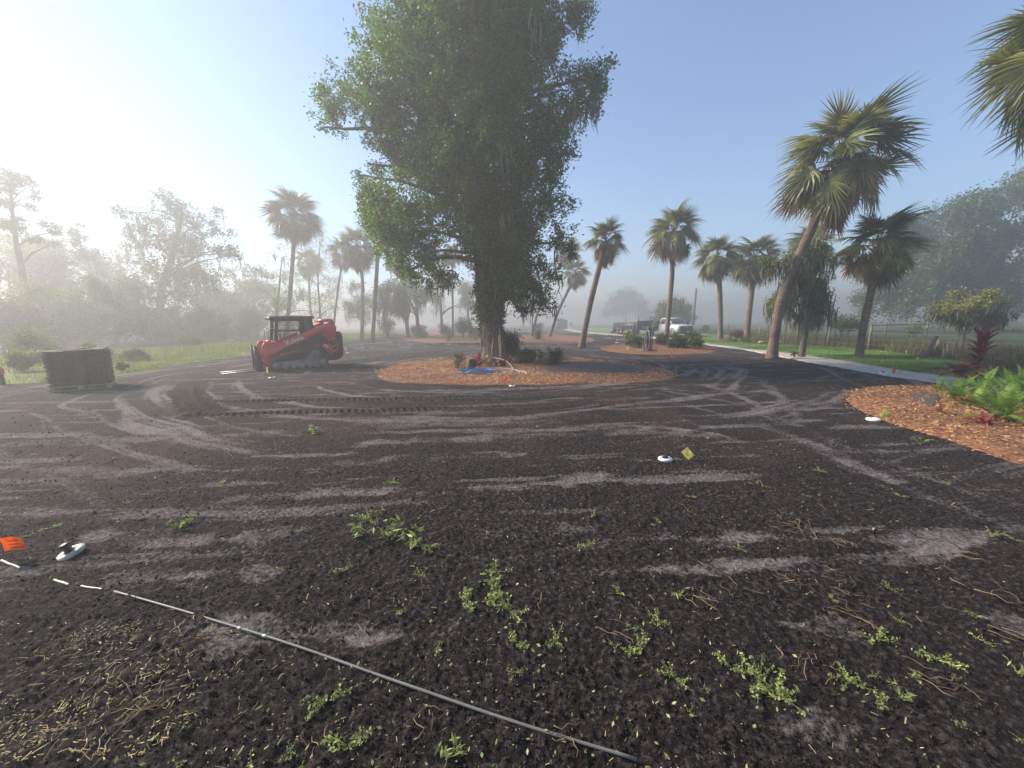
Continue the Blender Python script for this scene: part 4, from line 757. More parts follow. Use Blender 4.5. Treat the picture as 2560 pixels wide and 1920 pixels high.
# ================================================================== MACHINES
def text_mesh(body, origin, udir, vdir, ndir, height, depth=.004, squash=1.0, bold=.012):
    cu = bpy.data.curves.new('lettering', 'FONT'); cu.body = body; cu.size = 1.0; cu.offset = bold; ob = bpy.data.objects.new('lettering', cu); col.objects.link(ob)
    dg = bpy.context.evaluated_depsgraph_get(); me_ = bpy.data.meshes.new_from_object(ob.evaluated_get(dg)); bpy.data.objects.remove(ob)
    n_ = len(me_.vertices); co = np.zeros(n_ * 3); me_.vertices.foreach_get('co', co); co = co.reshape(-1, 3)
    s_ = height / .7; co = np.array(origin) + co[:, :1] * s_ * squash * np.array(udir) + co[:, 1:2] * s_ * np.array(vdir) + np.array(ndir) * depth
    me_.vertices.foreach_set('co', co.ravel().astype(np.float32)); me_.update(); return me_
SS = G(750, 923) - .84 * np.array([.64, -.77, 0]) / 1.0012
SSrz = math.atan2(-.64, -.77)
L_ = thing('track_loader', 'orange red compact track loader with pallet forks lowered to the ground', 'track loader', (SS[0], SS[1], -.02), SSrz)
def belt(poly, th, y0, y1, lug):
    mb = MB(); P2 = spline(np.array([(a, 0, b_) for a, b_ in poly + poly[:1]]), 70)[:-1][:, [0, 2]]; c_ = P2.mean(0); t = np.roll(P2, -1, 0) - np.roll(P2, 1, 0); t /= np.linalg.norm(t, axis=1)[:, None]; nn = np.stack([t[:, 1], -t[:, 0]], 1)
    if ((P2 - c_) * nn).sum() < 0: nn = -nn
    In = P2 - nn * th; n_ = len(P2); V = np.concatenate([np.c_[q[:, 0], np.full(n_, y), q[:, 1]] for q, y in ((P2, y0), (P2, y1), (In, y1), (In, y0))]); k = np.arange(n_); k2 = (k + 1) % n_
    mb.add(V, np.concatenate([np.stack([a * n_ + k, a * n_ + k2, b_ * n_ + k2, b_ * n_ + k], 1) for a, b_ in ((0, 1), (1, 2), (2, 3), (3, 0))]))
    for q in range(0, n_, 2):
        a = math.atan2(t[q, 1], t[q, 0]); Rm = roty(-a); mb.box((P2[q, 0] + nn[q, 0] * .012, (y0 + y1) / 2, P2[q, 1] + nn[q, 1] * .012), (.035, abs(y1 - y0) * .96, .03), Rm)
    return mb
tp = [(.86, .03), (.97, .12), (.985, .27), (.88, .44), (.57, .53), (.1, .655), (-.35, .775), (-.6, .83), (-.78, .81), (-.9, .70), (-1.0, .45), (-1.10, .22), (-1.06, .07), (-.95, .0), (-.4, -.01), (.3, -.01), (.7, -.005)]
for sgn in (1, -1):
    tr = obj('track', belt(tp, .04, sgn * .44, sgn * .84, 1), M['rubber'], L_)
    mb = MB(); mb.prism([(.72, .10), (.74, .22), (.66, .36), (.13, .38), (-.82, .37), (-.97, .22), (-.93, .09)], sgn * .50, sgn * .80); mb.prism([(-.25, .37), (-.9, .37), (-.75, .62), (-.5, .62)], sgn * .50, sgn * .74); obj('track_frame', mb, M['frame'], tr)
    mb = MB(); mb.cyl((-.65, sgn * .5, .6), (-.65, sgn * .78, .6), .17, 20); mb.cyl((-.65, sgn * .78, .6), (-.65, sgn * .83, .6), .09, 16)
    for q in range(12): a = q * math.pi / 6; mb.box((-.65 + .18 * math.cos(a), sgn * .66, .6 + .18 * math.sin(a)), (.05, .2, .04), roty(-a))
    obj('drive_sprocket', mb, M['frame'], tr)
    for q, (a, b_, r_) in enumerate([(.80, .22, .17), (-.94, .22, .17), (.5, .10, .09), (.2, .10, .09), (-.1, .10, .09), (-.4, .10, .09), (-.68, .10, .09)]):
        mb = MB(); mb.cyl((a, sgn * .5, b_), (a, sgn * .82, b_), r_ * .92, 18); mb.cyl((a, sgn * .82, b_), (a, sgn * .835, b_), r_ * .4, 12); obj('roller', mb, M['frame'], tr)
arm_poly = [(1.12, 1.17), (1.21, 1.0), (1.27, .73), (1.23, .53), (1.18, .13), (1.03, .12), (.98, .33), (.87, .63), (.7, .77), (.44, .89), (-.19, 1.14), (-.82, 1.42), (-.94, 1.40), (-1.10, 1.27), (-1.20, 1.08), (-1.40, 1.10), (-1.50, 1.42), (-1.54, 1.68), (-1.47, 1.80), (-1.41, 2.02), (-1.33, 2.03), (-1.26, 1.88), (-.98, 1.77), (-.22, 1.46), (.5, 1.155), (.95, 1.15)]
for sgn in (1, -1):
    mb = MB(); mb.prism(arm_poly, sgn * .70, sgn * .84); arm = obj('lift_arm', mb, M['red'], L_)
    mb = MB()
    for a, b_ in ((1.13, .2), (1.1, .95), (-1.45, 1.9), (-1.42, 1.2)): mb.cyl((a, sgn * .84, b_), (a, sgn * .865, b_), .035, 12)
    obj('pin', mb, M['steel'], arm)
    mb = MB(); mb.box((.30, sgn * .83, .72), (.75, .03, .05), roty(.28)); obj('trim_strip', mb, M['red'], arm)
    if sgn > 0:
        e = np.array([-.65, 0, .245]); e /= np.linalg.norm(e); v = np.array([.245, 0, .65]); v /= np.linalg.norm(v)
        obj('lettering', text_mesh('Kubota', (.385, .842, 1.0), e, v, (0, 1, 0), .165, .004, .98, .03), M['letter'], arm)
    mb = MB(); mb.cyl((-.55, sgn * .62, 1.05), (-1.3, sgn * .62, 1.55), .045, 12); mb.cyl((.1, sgn * .62, .62), (-.55, sgn * .62, 1.05), .028, 10); obj('hydraulic_cylinder', mb, M['black'], L_)
mb = MB(); mb.box((-1.22, 0, 1.97), (.36, 1.4, .12), roty(.1)); obj('arm_crossbar', mb, M['red'], L_)
mb = MB(); mb.cyl((1.1, -.7, .35), (1.1, .7, .35), .06, 12); obj('front_tube', mb, M['black'], L_)
mb = MB(); mb.prism([(.95, .30), (1.0, .85), (.85, 1.12), (.3, 1.1), (-.3, 1.15), (-.75, 1.35), (-1.2, 1.3), (-1.5, 1.1), (-1.5, .45), (-1.1, .30)], -.44, .44); mb.prism([(.6, .5), (.55, .95), (-.3, 1.1), (-.9, 1.25), (-1.15, .95), (-1.2, .55)], -.66, .66); obj('chassis', mb, M['black'], L_)
mb = MB()
mb.prism([(-1.46, 1.46), (-1.70, 1.50), (-1.76, 1.42), (-1.79, 1.28), (-1.78, .52), (-1.74, .43), (-1.55, .30), (-1.2, .27), (-1.08, .40), (-1.12, .60), (-1.4, .9)], -.70, .70); obj('engine_door', mb, M['black'], L_)
for sgn in (1, -1):
    mb = MB(); mb.prism([(-.91, .95), (-1.25, 1.02), (-1.37, .90), (-1.42, .86), (-1.35, .75), (-1.21, .56)], sgn * .70, sgn * .735); mb.prism([(-1.36, .90), (-1.61, 1.01), (-1.61, .95), (-1.40, .84)], sgn * .70, sgn * .735)
    mb.prism([(-1.55, .97), (-1.61, 1.0), (-1.61, .75), (-1.55, .74)], sgn * .70, sgn * .735); mb.prism([(-1.21, .56), (-1.28, .66), (-1.58, .80), (-1.61, .745)], sgn * .70, sgn * .735)
    sp_ = obj('side_panel', mb, M['red'], L_)
    if sgn > 0: 
        obj('lettering', text_mesh('SVL', (-1.0, .737, .93), (-1, 0, 0), (0, 0, 1), (0, 1, 0), .065, .004, 1, .02), M['letter'], sp_)
        obj('lettering', text_mesh('75', (-1.08, .737, .84), (-1, 0, 0), (0, 0, 1), (0, 1, 0), .065, .004, 1, .02), M['letter'], sp_)
# cab
mb = MB(); mb.prism([(.80, 2.04), (.84, 2.10), (.78, 2.15), (-.72, 2.16), (-.78, 2.12), (-.77, 2.05), (-.6, 2.03), (.7, 2.01)], -.56, .56); roof = obj('cab_roof', mb, M['black'], L_)
for sgn in (1, -1):
    mb = MB(); mb.box((.84, sgn * .42, 2.08), (.08, .14, .08)); obj('work_light', mb, M['lamp'], roof)
    mb = MB(); mb.prism([(.66, 2.02), (.77, 1.0), (.66, 1.0), (.54, 2.02)], sgn * .50, sgn * .57); mb.prism([(-.38, 2.04), (-.68, 2.04), (-.72, 1.74), (-.62, 1.5), (-.58, 1.3), (-.66, 1.3), (-.45, 1.2)], sgn * .50, sgn * .57)
    mb.prism([(.60, 1.62), (-.42, 1.62), (-.42, 1.56), (.62, 1.56)], sgn * .50, sgn * .56); mb.prism([(.64, 2.03), (-.5, 2.03), (-.5, 1.97), (.6, 1.97)], sgn * .50, sgn * .56); obj('cab_post', mb, M['black'], L_)
    mb = MB()
    for q in range(17): x_ = .56 - q * .058; mb.box((x_, sgn * .53, 1.6), (.010, .010, .76))
    for q in range(13): mb.box((.1, sgn * .53, 1.24 + q * .06), (1.0, .010, .010))
    obj('side_screen', mb, M['black'], L_)
    mb = MB(); mb.tube(spline(np.array([(.93, sgn * .45, 1.15), (.92, sgn * .45, 1.55), (.86, sgn * .45, 1.66), (.74, sgn * .45, 1.68)]), 14), .018, 8); obj('grab_handle', mb, M['steel'], L_)
mb = MB(); mb.prism([(.25, 1.12), (.25, 1.22), (-.2, 1.24), (-.3, 1.75), (-.4, 1.75), (-.36, 1.12)], -.26, .26); obj('seat', mb, M['black'], L_)
mb = MB()
for sgn in (1, -1): mb.tube([(.35, sgn * .36, 1.1), (.38, sgn * .36, 1.45)], [.02, .03], 8)
obj('control_levers', mb, M['black'], L_)
mb = MB(); mb.prism([(.72, 1.0), (.98, 1.14), (1.0, 1.2), (.75, 1.2)], -.5, .66); obj('front_cowl', mb, M['red'], L_)
mb = MB(); mb.box((.80, .663, 1.17), (.16, .006, .06)); obj('warning_label', mb, M['letter'], L_)
mb = MB(); mb.box((1.36, 0, .92), (.05, 1.15, .12)); mb.box((1.40, 0, .12), (.05, 1.15, .14))
for sgn in (1, -1): mb.prism([(1.28, .0), (1.38, .02), (1.46, 1.02), (1.40, 1.02), (1.34, .85), (1.26, .5), (1.2, .1)], sgn * .42, sgn * .60)
mb.box((1.30, 0, .45), (.05, .9, .6)); obj('fork_carriage', mb, M['black'], L_)
for sgn in (1, -1):
    mb = MB(); mb.prism([(1.41, .075), (1.47, .075), (2.55, .035), (2.55, .025), (1.41, .03)], sgn * .35 - .06, sgn * .35 + .06); fk = obj('fork', mb, M['steel'], L_)
    mb = MB(); mb.prism([(1.40, .96), (1.46, .96), (1.465, .078), (1.41, .078)], sgn * .35 - .06, sgn * .35 + .06); obj('shank', mb, M['black'], fk)
    fk['label'] = 'bright worn steel fork tine'

# ---- white truck
TR = D(1693, 840, 40.0); TR[2] = 0; hd = np.array([.18, -.98]); hd /= np.linalg.norm(hd); lft = np.array([-hd[1], hd[0]])
org = TR[:2] + lft * 1.0                                         # visible front corner is the truck's right front corner
K_ = thing('pickup_truck', 'white flatbed work truck parked on the grass behind the bushes', 'truck', (org[0], org[1], 0), math.atan2(hd[1], hd[0]))
def hull(mb, secs):       # loft closed sections [(x, [(y,z)...])]
    n_ = len(secs[0][1]); V = np.concatenate([np.array([(x_, a, b_) for a, b_ in s_]) for x_, s_ in secs]); k = np.arange(n_); k2 = (k + 1) % n_
    mb.add(V, [np.concatenate([np.stack([q * n_ + k, q * n_ + k2, (q + 1) * n_ + k2, (q + 1) * n_ + k], 1) for q in range(len(secs) - 1)]), k[::-1][None], (k + (len(secs) - 1) * n_)[None]])
def sec(w_, z0, z1, c_=.12): return [(-w_, z0), (w_, z0), (w_, z1 - c_), (w_ - c_, z1), (-w_ + c_, z1), (-w_, z1 - c_)]
mb = MB(); hull(mb, [(.0, sec(.92, .62, 1.20)), (-.08, sec(.98, .58, 1.24)), (-.5, sec(1.0, .56, 1.28)), (-1.25, sec(1.0, .56, 1.34)), (-1.6, sec(1.0, .48, 1.36, .06)), (-3.55, sec(1.0, .48, 1.36, .06))]); body = obj('body', mb, M['white'], K_)
mb = MB(); hull(mb, [(-1.22, [(-.94, 1.33), (.94, 1.33), (.94, 1.335), (-.94, 1.335)]), (-1.98, [(-.93, 1.33), (.93, 1.33), (.76, 2.0), (-.76, 2.0)]), (-2.2, [(-.93, 1.33), (.93, 1.33), (.77, 2.06), (-.77, 2.06)]), (-3.2, [(-.93, 1.33), (.93, 1.33), (.77, 2.06), (-.77, 2.06)]), (-3.55, [(-.93, 1.33), (.93, 1.33), (.78, 1.96), (-.78, 1.96)])]); obj('cab', mb, M['white'], K_)
mb = MB(); V = np.array([(-1.30, -.80, 1.42), (-1.30, .80, 1.42), (-1.93, .70, 1.96), (-1.93, -.70, 1.96)]); V = np.concatenate([V + (.02, 0, .024), V]); mb.add(V, np.array([(0, 1, 2, 3), (7, 6, 5, 4), (0, 4, 5, 1), (1, 5, 6, 2), (2, 6, 7, 3), (3, 7, 4, 0)])); obj('windshield', mb, M['glass'], K_)
for sgn in (1, -1):
    for (xa, xb, xc, xd) in ((-1.55, -2.35, -2.33, -2.02), (-2.5, -3.35, -3.30, -2.52)):
        mb = MB(); yb, yt = .925, .80; V = np.array([(xa, sgn * yb, 1.42), (xb, sgn * yb, 1.42), (xc, sgn * yt, 1.92), (xd, sgn * yt, 1.92)]); V = np.concatenate([V + (0, sgn * .012, 0), V - (0, sgn * .012, 0)]); mb.add(V, np.array([(0, 1, 2, 3), (7, 6, 5, 4), (0, 4, 5, 1), (1, 5, 6, 2), (2, 6, 7, 3), (3, 7, 4, 0)])); obj('side_window', mb, M['glass'], K_)
    mb = MB(); mb.box((-1.5, sgn * 1.16, 1.48), (.12, .22, .32)); mb.cyl((-1.5, sgn * .95, 1.38), (-1.5, sgn * 1.1, 1.4), .025, 8); obj('mirror', mb, M['black'], K_)
    for x_ in (-2.35, -3.4): mb = MB(); mb.box((x_ + .12, sgn * 1.01, 1.15), (.2, .03, .05)); obj('door_handle', mb, M['black'], K_)
    mb = MB(); mb.box((.0, sgn * .80, .98), (.10, .24, .34)); obj('headlight', mb, M['lamp'], K_)
    mb = MB(); mb.box((-2.5, sgn * 1.0, .40), (1.8, .18, .06)); obj('running_board', mb, M['black'], K_)
mb = MB(); mb.box((.03, 0, .95), (.08, 1.32, .50)); gq = obj('grille', mb, M['black'], K_)
mb = MB()
for q in range(4): mb.box((.075, 0, .77 + q * .12), (.02, 1.24, .03))
obj('bar', mb, M['frame'], gq)
mb = MB(); a = np.linspace(0, 2 * np.pi, 24, endpoint=False); V = np.concatenate([np.c_[np.full(24, x_), .17 * np.cos(a), 1.0 + .07 * np.sin(a)] for x_ in (.085, .105)]); k = np.arange(24); mb.add(V, [np.stack([k, (k + 1) % 24, (k + 1) % 24 + 24, k + 24], 1), (k + 24)[None], k[::-1][None]]); obj('emblem', mb, M['chrome'], K_)
mb = MB(); mb.box((.10, 0, .52), (.22, 2.02, .30)); obj('bumper', mb, M['black'], K_)
mb = MB(); mb.box((.22, .1, .58), (.02, .32, .16)); obj('licence_plate', mb, M['plate'], K_)
def wheel(par, x_, y_, r_=.40, w_=.26, sg=1):
    mb = MB(); prof = [(r_ * .55, -w_ / 2), (r_ * .93, -w_ / 2), (r_, -w_ * .3), (r_, w_ * .3), (r_ * .93, w_ / 2), (r_ * .55, w_ / 2)]; lathe(mb, prof, 28)
    for q in range(len(mb.v)): mb.v[q] = mb.v[q][:, [0, 2, 1]] + np.array([x_, y_, r_])
    wo = obj('wheel', mb, M['rubber'], par); mb = MB(); mb.cyl((x_, y_ + sg * w_ * .38, r_), (x_, y_ + sg * w_ * .5, r_), r_ * .56, 20, r_ * .5); mb.cyl((x_, y_ + sg * w_ * .5, r_), (x_, y_ + sg * w_ * .62, r_), r_ * .18, 12); obj('rim', mb, M['steel'], wo)
for sgn in (1, -1):
    wheel(K_, -.95, sgn * .86, .41, .28, sgn); wheel(K_, -5.3, sgn * .80, .41, .28, sgn); wheel(K_, -5.3, sgn * 1.04, .41, .2, sgn)
    mb = MB(); a = np.linspace(-.1, math.pi + .1, 14); mb.tube(np.c_[-.95 + .52 * np.cos(a), np.full(14, sgn * 1.0), .42 + .52 * np.sin(a)], .05, 6); obj('wheel_arch', mb, M['black'], K_)
mb = MB(); mb.box((-5.3, 0, .95), (3.4, 2.3, .12)); mb.box((-5.3, 0, .75), (3.5, .8, .25))
for q in range(2): mb.box((-5.3, (q * 2 - 1) * 1.12, 1.05), (3.4, .06, .12))
mb.box((-3.72, 0, 1.35), (.08, 2.2, .8)); obj('flatbed', mb, M['black'], K_)
rg = np.random.RandomState(3)
def pos_on(root_xy, a, lx, ly): c_, s_ = math.cos(a), math.sin(a); return (root_xy[0] + lx * c_ - ly * s_, root_xy[1] + lx * s_ + ly * c_)
a_ = math.atan2(hd[1], hd[0])
q_ = pos_on(org, a_, -4.75, -.2); t_ = thing('sod_stack', 'green stack of sod on the flatbed behind the truck cab', 'sod', (q_[0], q_[1], 1.01), a_)
for q in range(7): mb = MB(); mb.box((rg.normal(0, .02), rg.normal(0, .02), .04 + q * .085), (1.15, 1.2, .08)); obj('slab', mb, M['verge'], t_)
# ---- trailer
to = pos_on(org, a_, -8.2, 0.1); a2 = a_ - .02
X_ = thing('utility_trailer', 'long dark trailer with side walls parked behind the white truck', 'trailer', (to[0], to[1], 0), a2)
mb = MB(); mb.box((-3.7, 0, .72), (7.0, 2.1, .12)); mb.prism([(1.0, .62), (-.4, .75), (-.4, .62), (1.0, .52)], -.1, .1); obj('deck', mb, M['black'], X_)
for sgn in (1, -1):
    mb = MB(); mb.box((-3.7, sgn * 1.06, 1.18), (7.0, .05, .78)); mb.box((-3.7, sgn * 1.09, 1.58), (7.05, .08, .07)); sd = obj('side_wall', mb, M['black'], X_)
    for q in range(8): mb = MB(); mb.box((-.3 - q * .97, sgn * 1.11, 1.15), (.07, .06, .82)); obj('stake', mb, M['frame'], sd)
    for x_ in (-4.4, -5.4): wheel(X_, x_, sgn * 1.18, .38, .24, sgn)
    mb = MB(); mb.box((-4.9, sgn * 1.18, .84), (2.1, .3, .04)); obj('fender', mb, M['frame'], X_)
mb = MB(); mb.box((-7.9, 0, .42), (1.5, 1.9, .06), roty(-.42)); obj('ramp', mb, M['black'], X_)
mb = MB(); mb.box((-.25, 0, 1.3), (.06, 2.1, 1.0)); mb.cyl((-.2, -.9, 1.2), (-.2, -.9, 2.4), .06, 8); obj('front_wall', mb, M['black'], X_)

# ---- stack of sod on its pallet
A_, B_ = G(123, 981), G(276, 968.5); u_ = (B_ - A_)[:2]; WID = np.linalg.norm(u_); u_ /= WID; nrm = np.array([-u_[1], u_[0]])
print('sod pallet width', WID)
S_ = thing('sod_stack', 'tall dark stack of cut sod on a wooden pallet', 'sod', (A_[0], A_[1], 0), math.atan2(u_[1], u_[0]))
DEP = 1.15; rg = np.random.RandomState(9); nl = 22; HT = 1.15
def slab_mesh(w_, d_, h_, seed):
    rg = np.random.RandomState(seed); nx_ = 7; mb = MB(); xs = np.linspace(0, w_, nx_); f_ = rg.normal(0, .014, (nx_, 4)); V = []
    for i in range(nx_):
        e = .02 if i in (0, nx_ - 1) else 0
        V += [(xs[i] + rg.normal(0, .008), -.01 + f_[i, 0], .004 + abs(rg.normal(0, .004))), (xs[i], d_ + f_[i, 1], .004), (xs[i], d_ + f_[i, 2], h_ - .004), (xs[i] + rg.normal(0, .008), -.01 + f_[i, 3] + .012, h_ - .004 - abs(rg.normal(0, .006)))]
    k = np.arange(nx_ - 1)[:, None] * 4; fs = [k + np.array([[a, a + 4, (a + 1) % 4 + 4, (a + 1) % 4]]) for a in range(4)]
    mb.add(np.array(V), fs + [np.array([[0, 1, 2, 3]]), np.array([[3, 2, 1, 0]]) + (nx_ - 1) * 4]); return mb.mesh('slab')
SL = [slab_mesh(WID / 3, DEP / 2, (HT - .12) / nl, s) for s in range(6)]; SR = [slab_mesh(DEP / 3, WID / 2, (HT - .12) / nl, s + 20) for s in range(6)]
for q in SL + SR: q.materials.append(M['sod'])
for k in range(nl):
    z = .12 + k * (HT - .12) / nl
    for i in range(3):
        for j in range(2):
            o_ = obj('slab', SL[rg.randint(6)], None, S_, (i * WID / 3 + rg.normal(0, .006), j * DEP / 2 + rg.normal(0, .014), z), (0, 0, rg.normal(0, .012)))
            if k == nl - 1: o_.rotation_euler = (rg.normal(0, .02), rg.normal(0, .03), rg.normal(0, .03)); o_.scale = (1, 1, rg.uniform(.8, 1.6))
mb = MB()
for i in range(3): mb.box((WID * (.03 + .47 * i), DEP / 2, .055), (.09, DEP, .09))
for j in range(6): mb.box((WID / 2, DEP * (.06 + .176 * j), .108), (WID * 1.04, .12, .02))
for j in range(3): mb.box((WID / 2, DEP * (.04 + .46 * j), .006), (WID * 1.04, .1, .02))
obj('pallet', mb, M['palletwood'], S_)

# ================================================================== GARDEN THINGS
# sprinkler heads in white rings
def sprinkler(label, px, py, R=.085, mat='donut', riser=.02, tilt=(0, 0)):
    g = G(px, py); z = float(surf(np.array([g[0]]), np.array([g[1]]))[0]); z = max(z, -.01) if z > -.08 else .05
    o = thing('sprinkler_head', label, 'sprinkler', (g[0], g[1], z + .006), 0, 'sprinkler heads in the soil'); o.rotation_euler = (tilt[0], tilt[1], 0)
    mb = MB(); mb.torus((0, 0, .012), R * .68, R * .34, 'z', 28, 10, .75); obj('ring', mb, M[mat], o, smooth=True)
    mb = MB(); lathe(mb, [(R * .3, -.02), (R * .3, .015 + riser), (R * .36, .02 + riser), (R * .38, .034 + riser), (R * .33, .042 + riser), (R * .12, .044 + riser)], 18); obj('nozzle_cap', mb, M['black'], o)
sprinkler('sprinkler with raised black cap in a tilted ring near the orange flag', 180, 1384, .085, 'donutgreen', .055, (.25, -.25))
sprinkler('white ringed sprinkler beside the near yellow flag', 1663, 1151, .085)
sprinkler('white ringed sprinkler at the tip of the fern bed', 2183, 1051, .10, 'donut', -.025)
sprinkler('white ringed sprinkler in front of the ringed oak bed', 1281, 966, .09)
sprinkler('white ringed sprinkler at the driveway edge', 2208, 934, .12)
sprinkler('white ringed sprinkler below the loader tracks', 680, 946, .11)
sprinkler('white ringed sprinkler right of the loader', 871, 883, .13)
sprinkler('tiny far sprinkler ring left of the hoop bed', 1543, 857, .15)
sprinkler('tiny far sprinkler ring before the back hedge bed', 1123, 861, .15)
# marker flags
def flag(label, px, py, hgt, w_, h_, mat, yaw=0.0, tilt=0.0, roll=0.0, ink=0, seed=0, curl=.02):
    g = G(px, py); z0 = float(surf(np.array([g[0]]), np.array([g[1]]))[0]); z0 = z0 if z0 > -.08 else .03
    o = thing('marker_flag', label, 'flag', (g[0], g[1], z0), yaw, 'irrigation marker flags'); Rm = rotx(tilt)
    mb = MB(); mb.tube(np.array([(0, 0, -.03), (.003, 0, hgt * .5), (0, 0, hgt)]) @ Rm.T, .0016, 5); obj('wire_stake', mb, M['wire'], o)
    nx_, nz_ = 7, 5; u_, v_ = np.meshgrid(np.linspace(0, 1, nx_), np.linspace(0, 1, nz_)); P = np.stack([u_ * w_, curl * np.sin(u_ * 3.5 + seed) * u_ + .01 * np.sin(v_ * 3), (v_ - 1) * h_ - .12 * h_ * u_ * (seed % 2)], -1).reshape(-1, 3)
    P = P @ roty(roll).T; P[:, 2] += hgt; P = P @ Rm.T; i, j = np.meshgrid(np.arange(nz_ - 1), np.arange(nx_ - 1), indexing='ij'); Q = np.stack([(i * nx_ + j).ravel(), (i * nx_ + j + 1).ravel(), ((i + 1) * nx_ + j + 1).ravel(), ((i + 1) * nx_ + j).ravel()], 1)
    fl = obj('flag_sheet', mesh_np('flag_sheet', P, Q, True), M[mat], o)
    if ink:
        mb = MB(); rg = np.random.RandomState(seed)
        for k in range(ink):
            t = (k + 1) / (ink + 1); a, b_ = .18 + rg.uniform(0, .1), .82 - rg.uniform(0, .2)
            for sd_ in (-1, 1):
                q = np.array([(a * w_, curl * math.sin(a * 3.5 + seed) * a + .01 * math.sin(3 - 3 * t) + sd_ * .003, -t * h_ - .01 - .12 * h_ * a * (seed % 2)), (b_ * w_, curl * math.sin(b_ * 3.5 + seed) * b_ + .01 * math.sin(3 - 3 * t) + sd_ * .003, -t * h_ - .01 - .12 * h_ * b_ * (seed % 2))])
                q = np.concatenate([q + (0, 0, .0018), q[::-1] - (0, 0, .0018)]) @ roty(roll).T; q[:, 2] += hgt; mb.add(q @ Rm.T, np.array([[0, 1, 2, 3]]))
        obj('print', mb, M['ink'], fl)
flag('large orange marker flag drooping at the left photo edge', 14, 1402, .19, .145, .11, 'orange', .3, .1, -.10, 3, 1, .03)
flag('pale yellow marker flag in the middle of the open soil', 1716, 1150, .17, .125, .10, 'yellowflag', -.65, 0, .75, 1, 2, .01)
flag('pale yellow marker flag on mulch at the fern bed', 2207, 1050, .20, .15, .12, 'yellowflag', -.6, 0, .55, 1, 4, .015)
flag('orange marker flag at the front edge of the ringed oak bed', 1264, 962, .26, .12, .14, 'orange', .2, 0, .3, 0, 3)
flag('orange marker flag beside the pale driveway', 2231, 934, .22, .17, .13, 'orange', .2, 0, .2, 0, 5)
flag('yellow marker flag in front of the loader arm', 668, 938, .28, .06, .20, 'yellowflag', .5, 0, .1, 0, 6)
flag('yellow marker flag on the grass left of the loader', 607, 892, .28, .14, .12, 'yellowflag', .3, 0, .4, 0, 7)
flag('yellow marker flag right behind the loader', 865, 883, .36, .08, .18, 'yellowflag', .2, 0, .2, 0, 8)
flag('yellow marker flag in the hoop bed mulch', 1568, 879, .30, .14, .17, 'yellowflag', .3, 0, .6, 0, 9)
flag('orange marker flag on bare soil below the hoop bed', 1677, 899, .28, .07, .18, 'orange', .1, 0, .1, 0, 10)
flag('pale yellow marker flag left of the hoop bed', 1542, 857, .38, .10, .18, 'yellowflag', .3, 0, .3, 0, 11)
flag('orange marker flag before the back hedge bed', 1118, 859, .35, .14, .2, 'orange', .2, 0, .2, 0, 12)
flag('yellow marker flag on the lawn behind the ti plant', 2473, 928, .24, .08, .16, 'yellowflag', .1, 0, .2, 0, 13)
flag('yellow marker flag on the lawn near the leaning post', 2291, 903, .22, .08, .13, 'yellowflag', .1, 0, .2, 0, 14)
flag('yellow marker flag at the lawn edge by the tall weeds', 2263, 888, .22, .09, .15, 'yellowflag', .1, 0, .2, 0, 15)
# PVC pipes
def gpipe(name, label, pts, r_, mat, cat='pipe', lift=.0, coupling=None):
    P = np.array([G(*p) for p in pts]); P = spline(P, 40); z = surf(P[:, 0], P[:, 1]); z = np.convolve(np.pad(z, 4, 'edge'), np.ones(9) / 9, 'valid'); P[:, 2] = np.maximum(z, surf(P[:, 0], P[:, 1]) - .004) + r_ * .8 + lift; P[:, 2] = np.convolve(np.pad(P[:, 2], 6, 'edge'), np.ones(13) / 13, 'valid')
    B = P[0].copy(); B[2] = 0; o = thing(name, label, cat, tuple(B)); mb = MB(); mb.tube(P - B, r_, 12); obj('tube', mb, M[mat], o, smooth=True)
    if coupling:
        for c_ in coupling: k = int(c_ * 39); mb = MB(); q0, q1 = (P - B)[k], (P - B)[k + 1]; mb.tube(np.array([q0, q0 + (q1 - q0) * .35]), r_ * 1.05, 12); obj('mark_band', mb, M['pvcw'], o, smooth=True)
gpipe('pvc_pipe', 'long thin grey pipe lying across the foreground soil', [(287, 1484), (500, 1545), (740, 1618), (1000, 1712), (1290, 1815), (1592, 1906)], 0.0068, 'pvc', lift=.004, coupling=(.3, .34))
gpipe('pvc_pipe', 'short white pipe end at the left edge below the orange flag', [(4, 1403), (26, 1411), (50, 1419)], .008, 'pvcw')
gpipe('pvc_pipe', 'half buried white pipe piece right of the left edge pipe', [(136, 1450), (155, 1456), (172, 1462)], .008, 'pvcw')
gpipe('pvc_pipe', 'broken white pipe fragment just before the long pipe', [(204, 1467), (230, 1472), (256, 1477)], .006, 'pvcw')

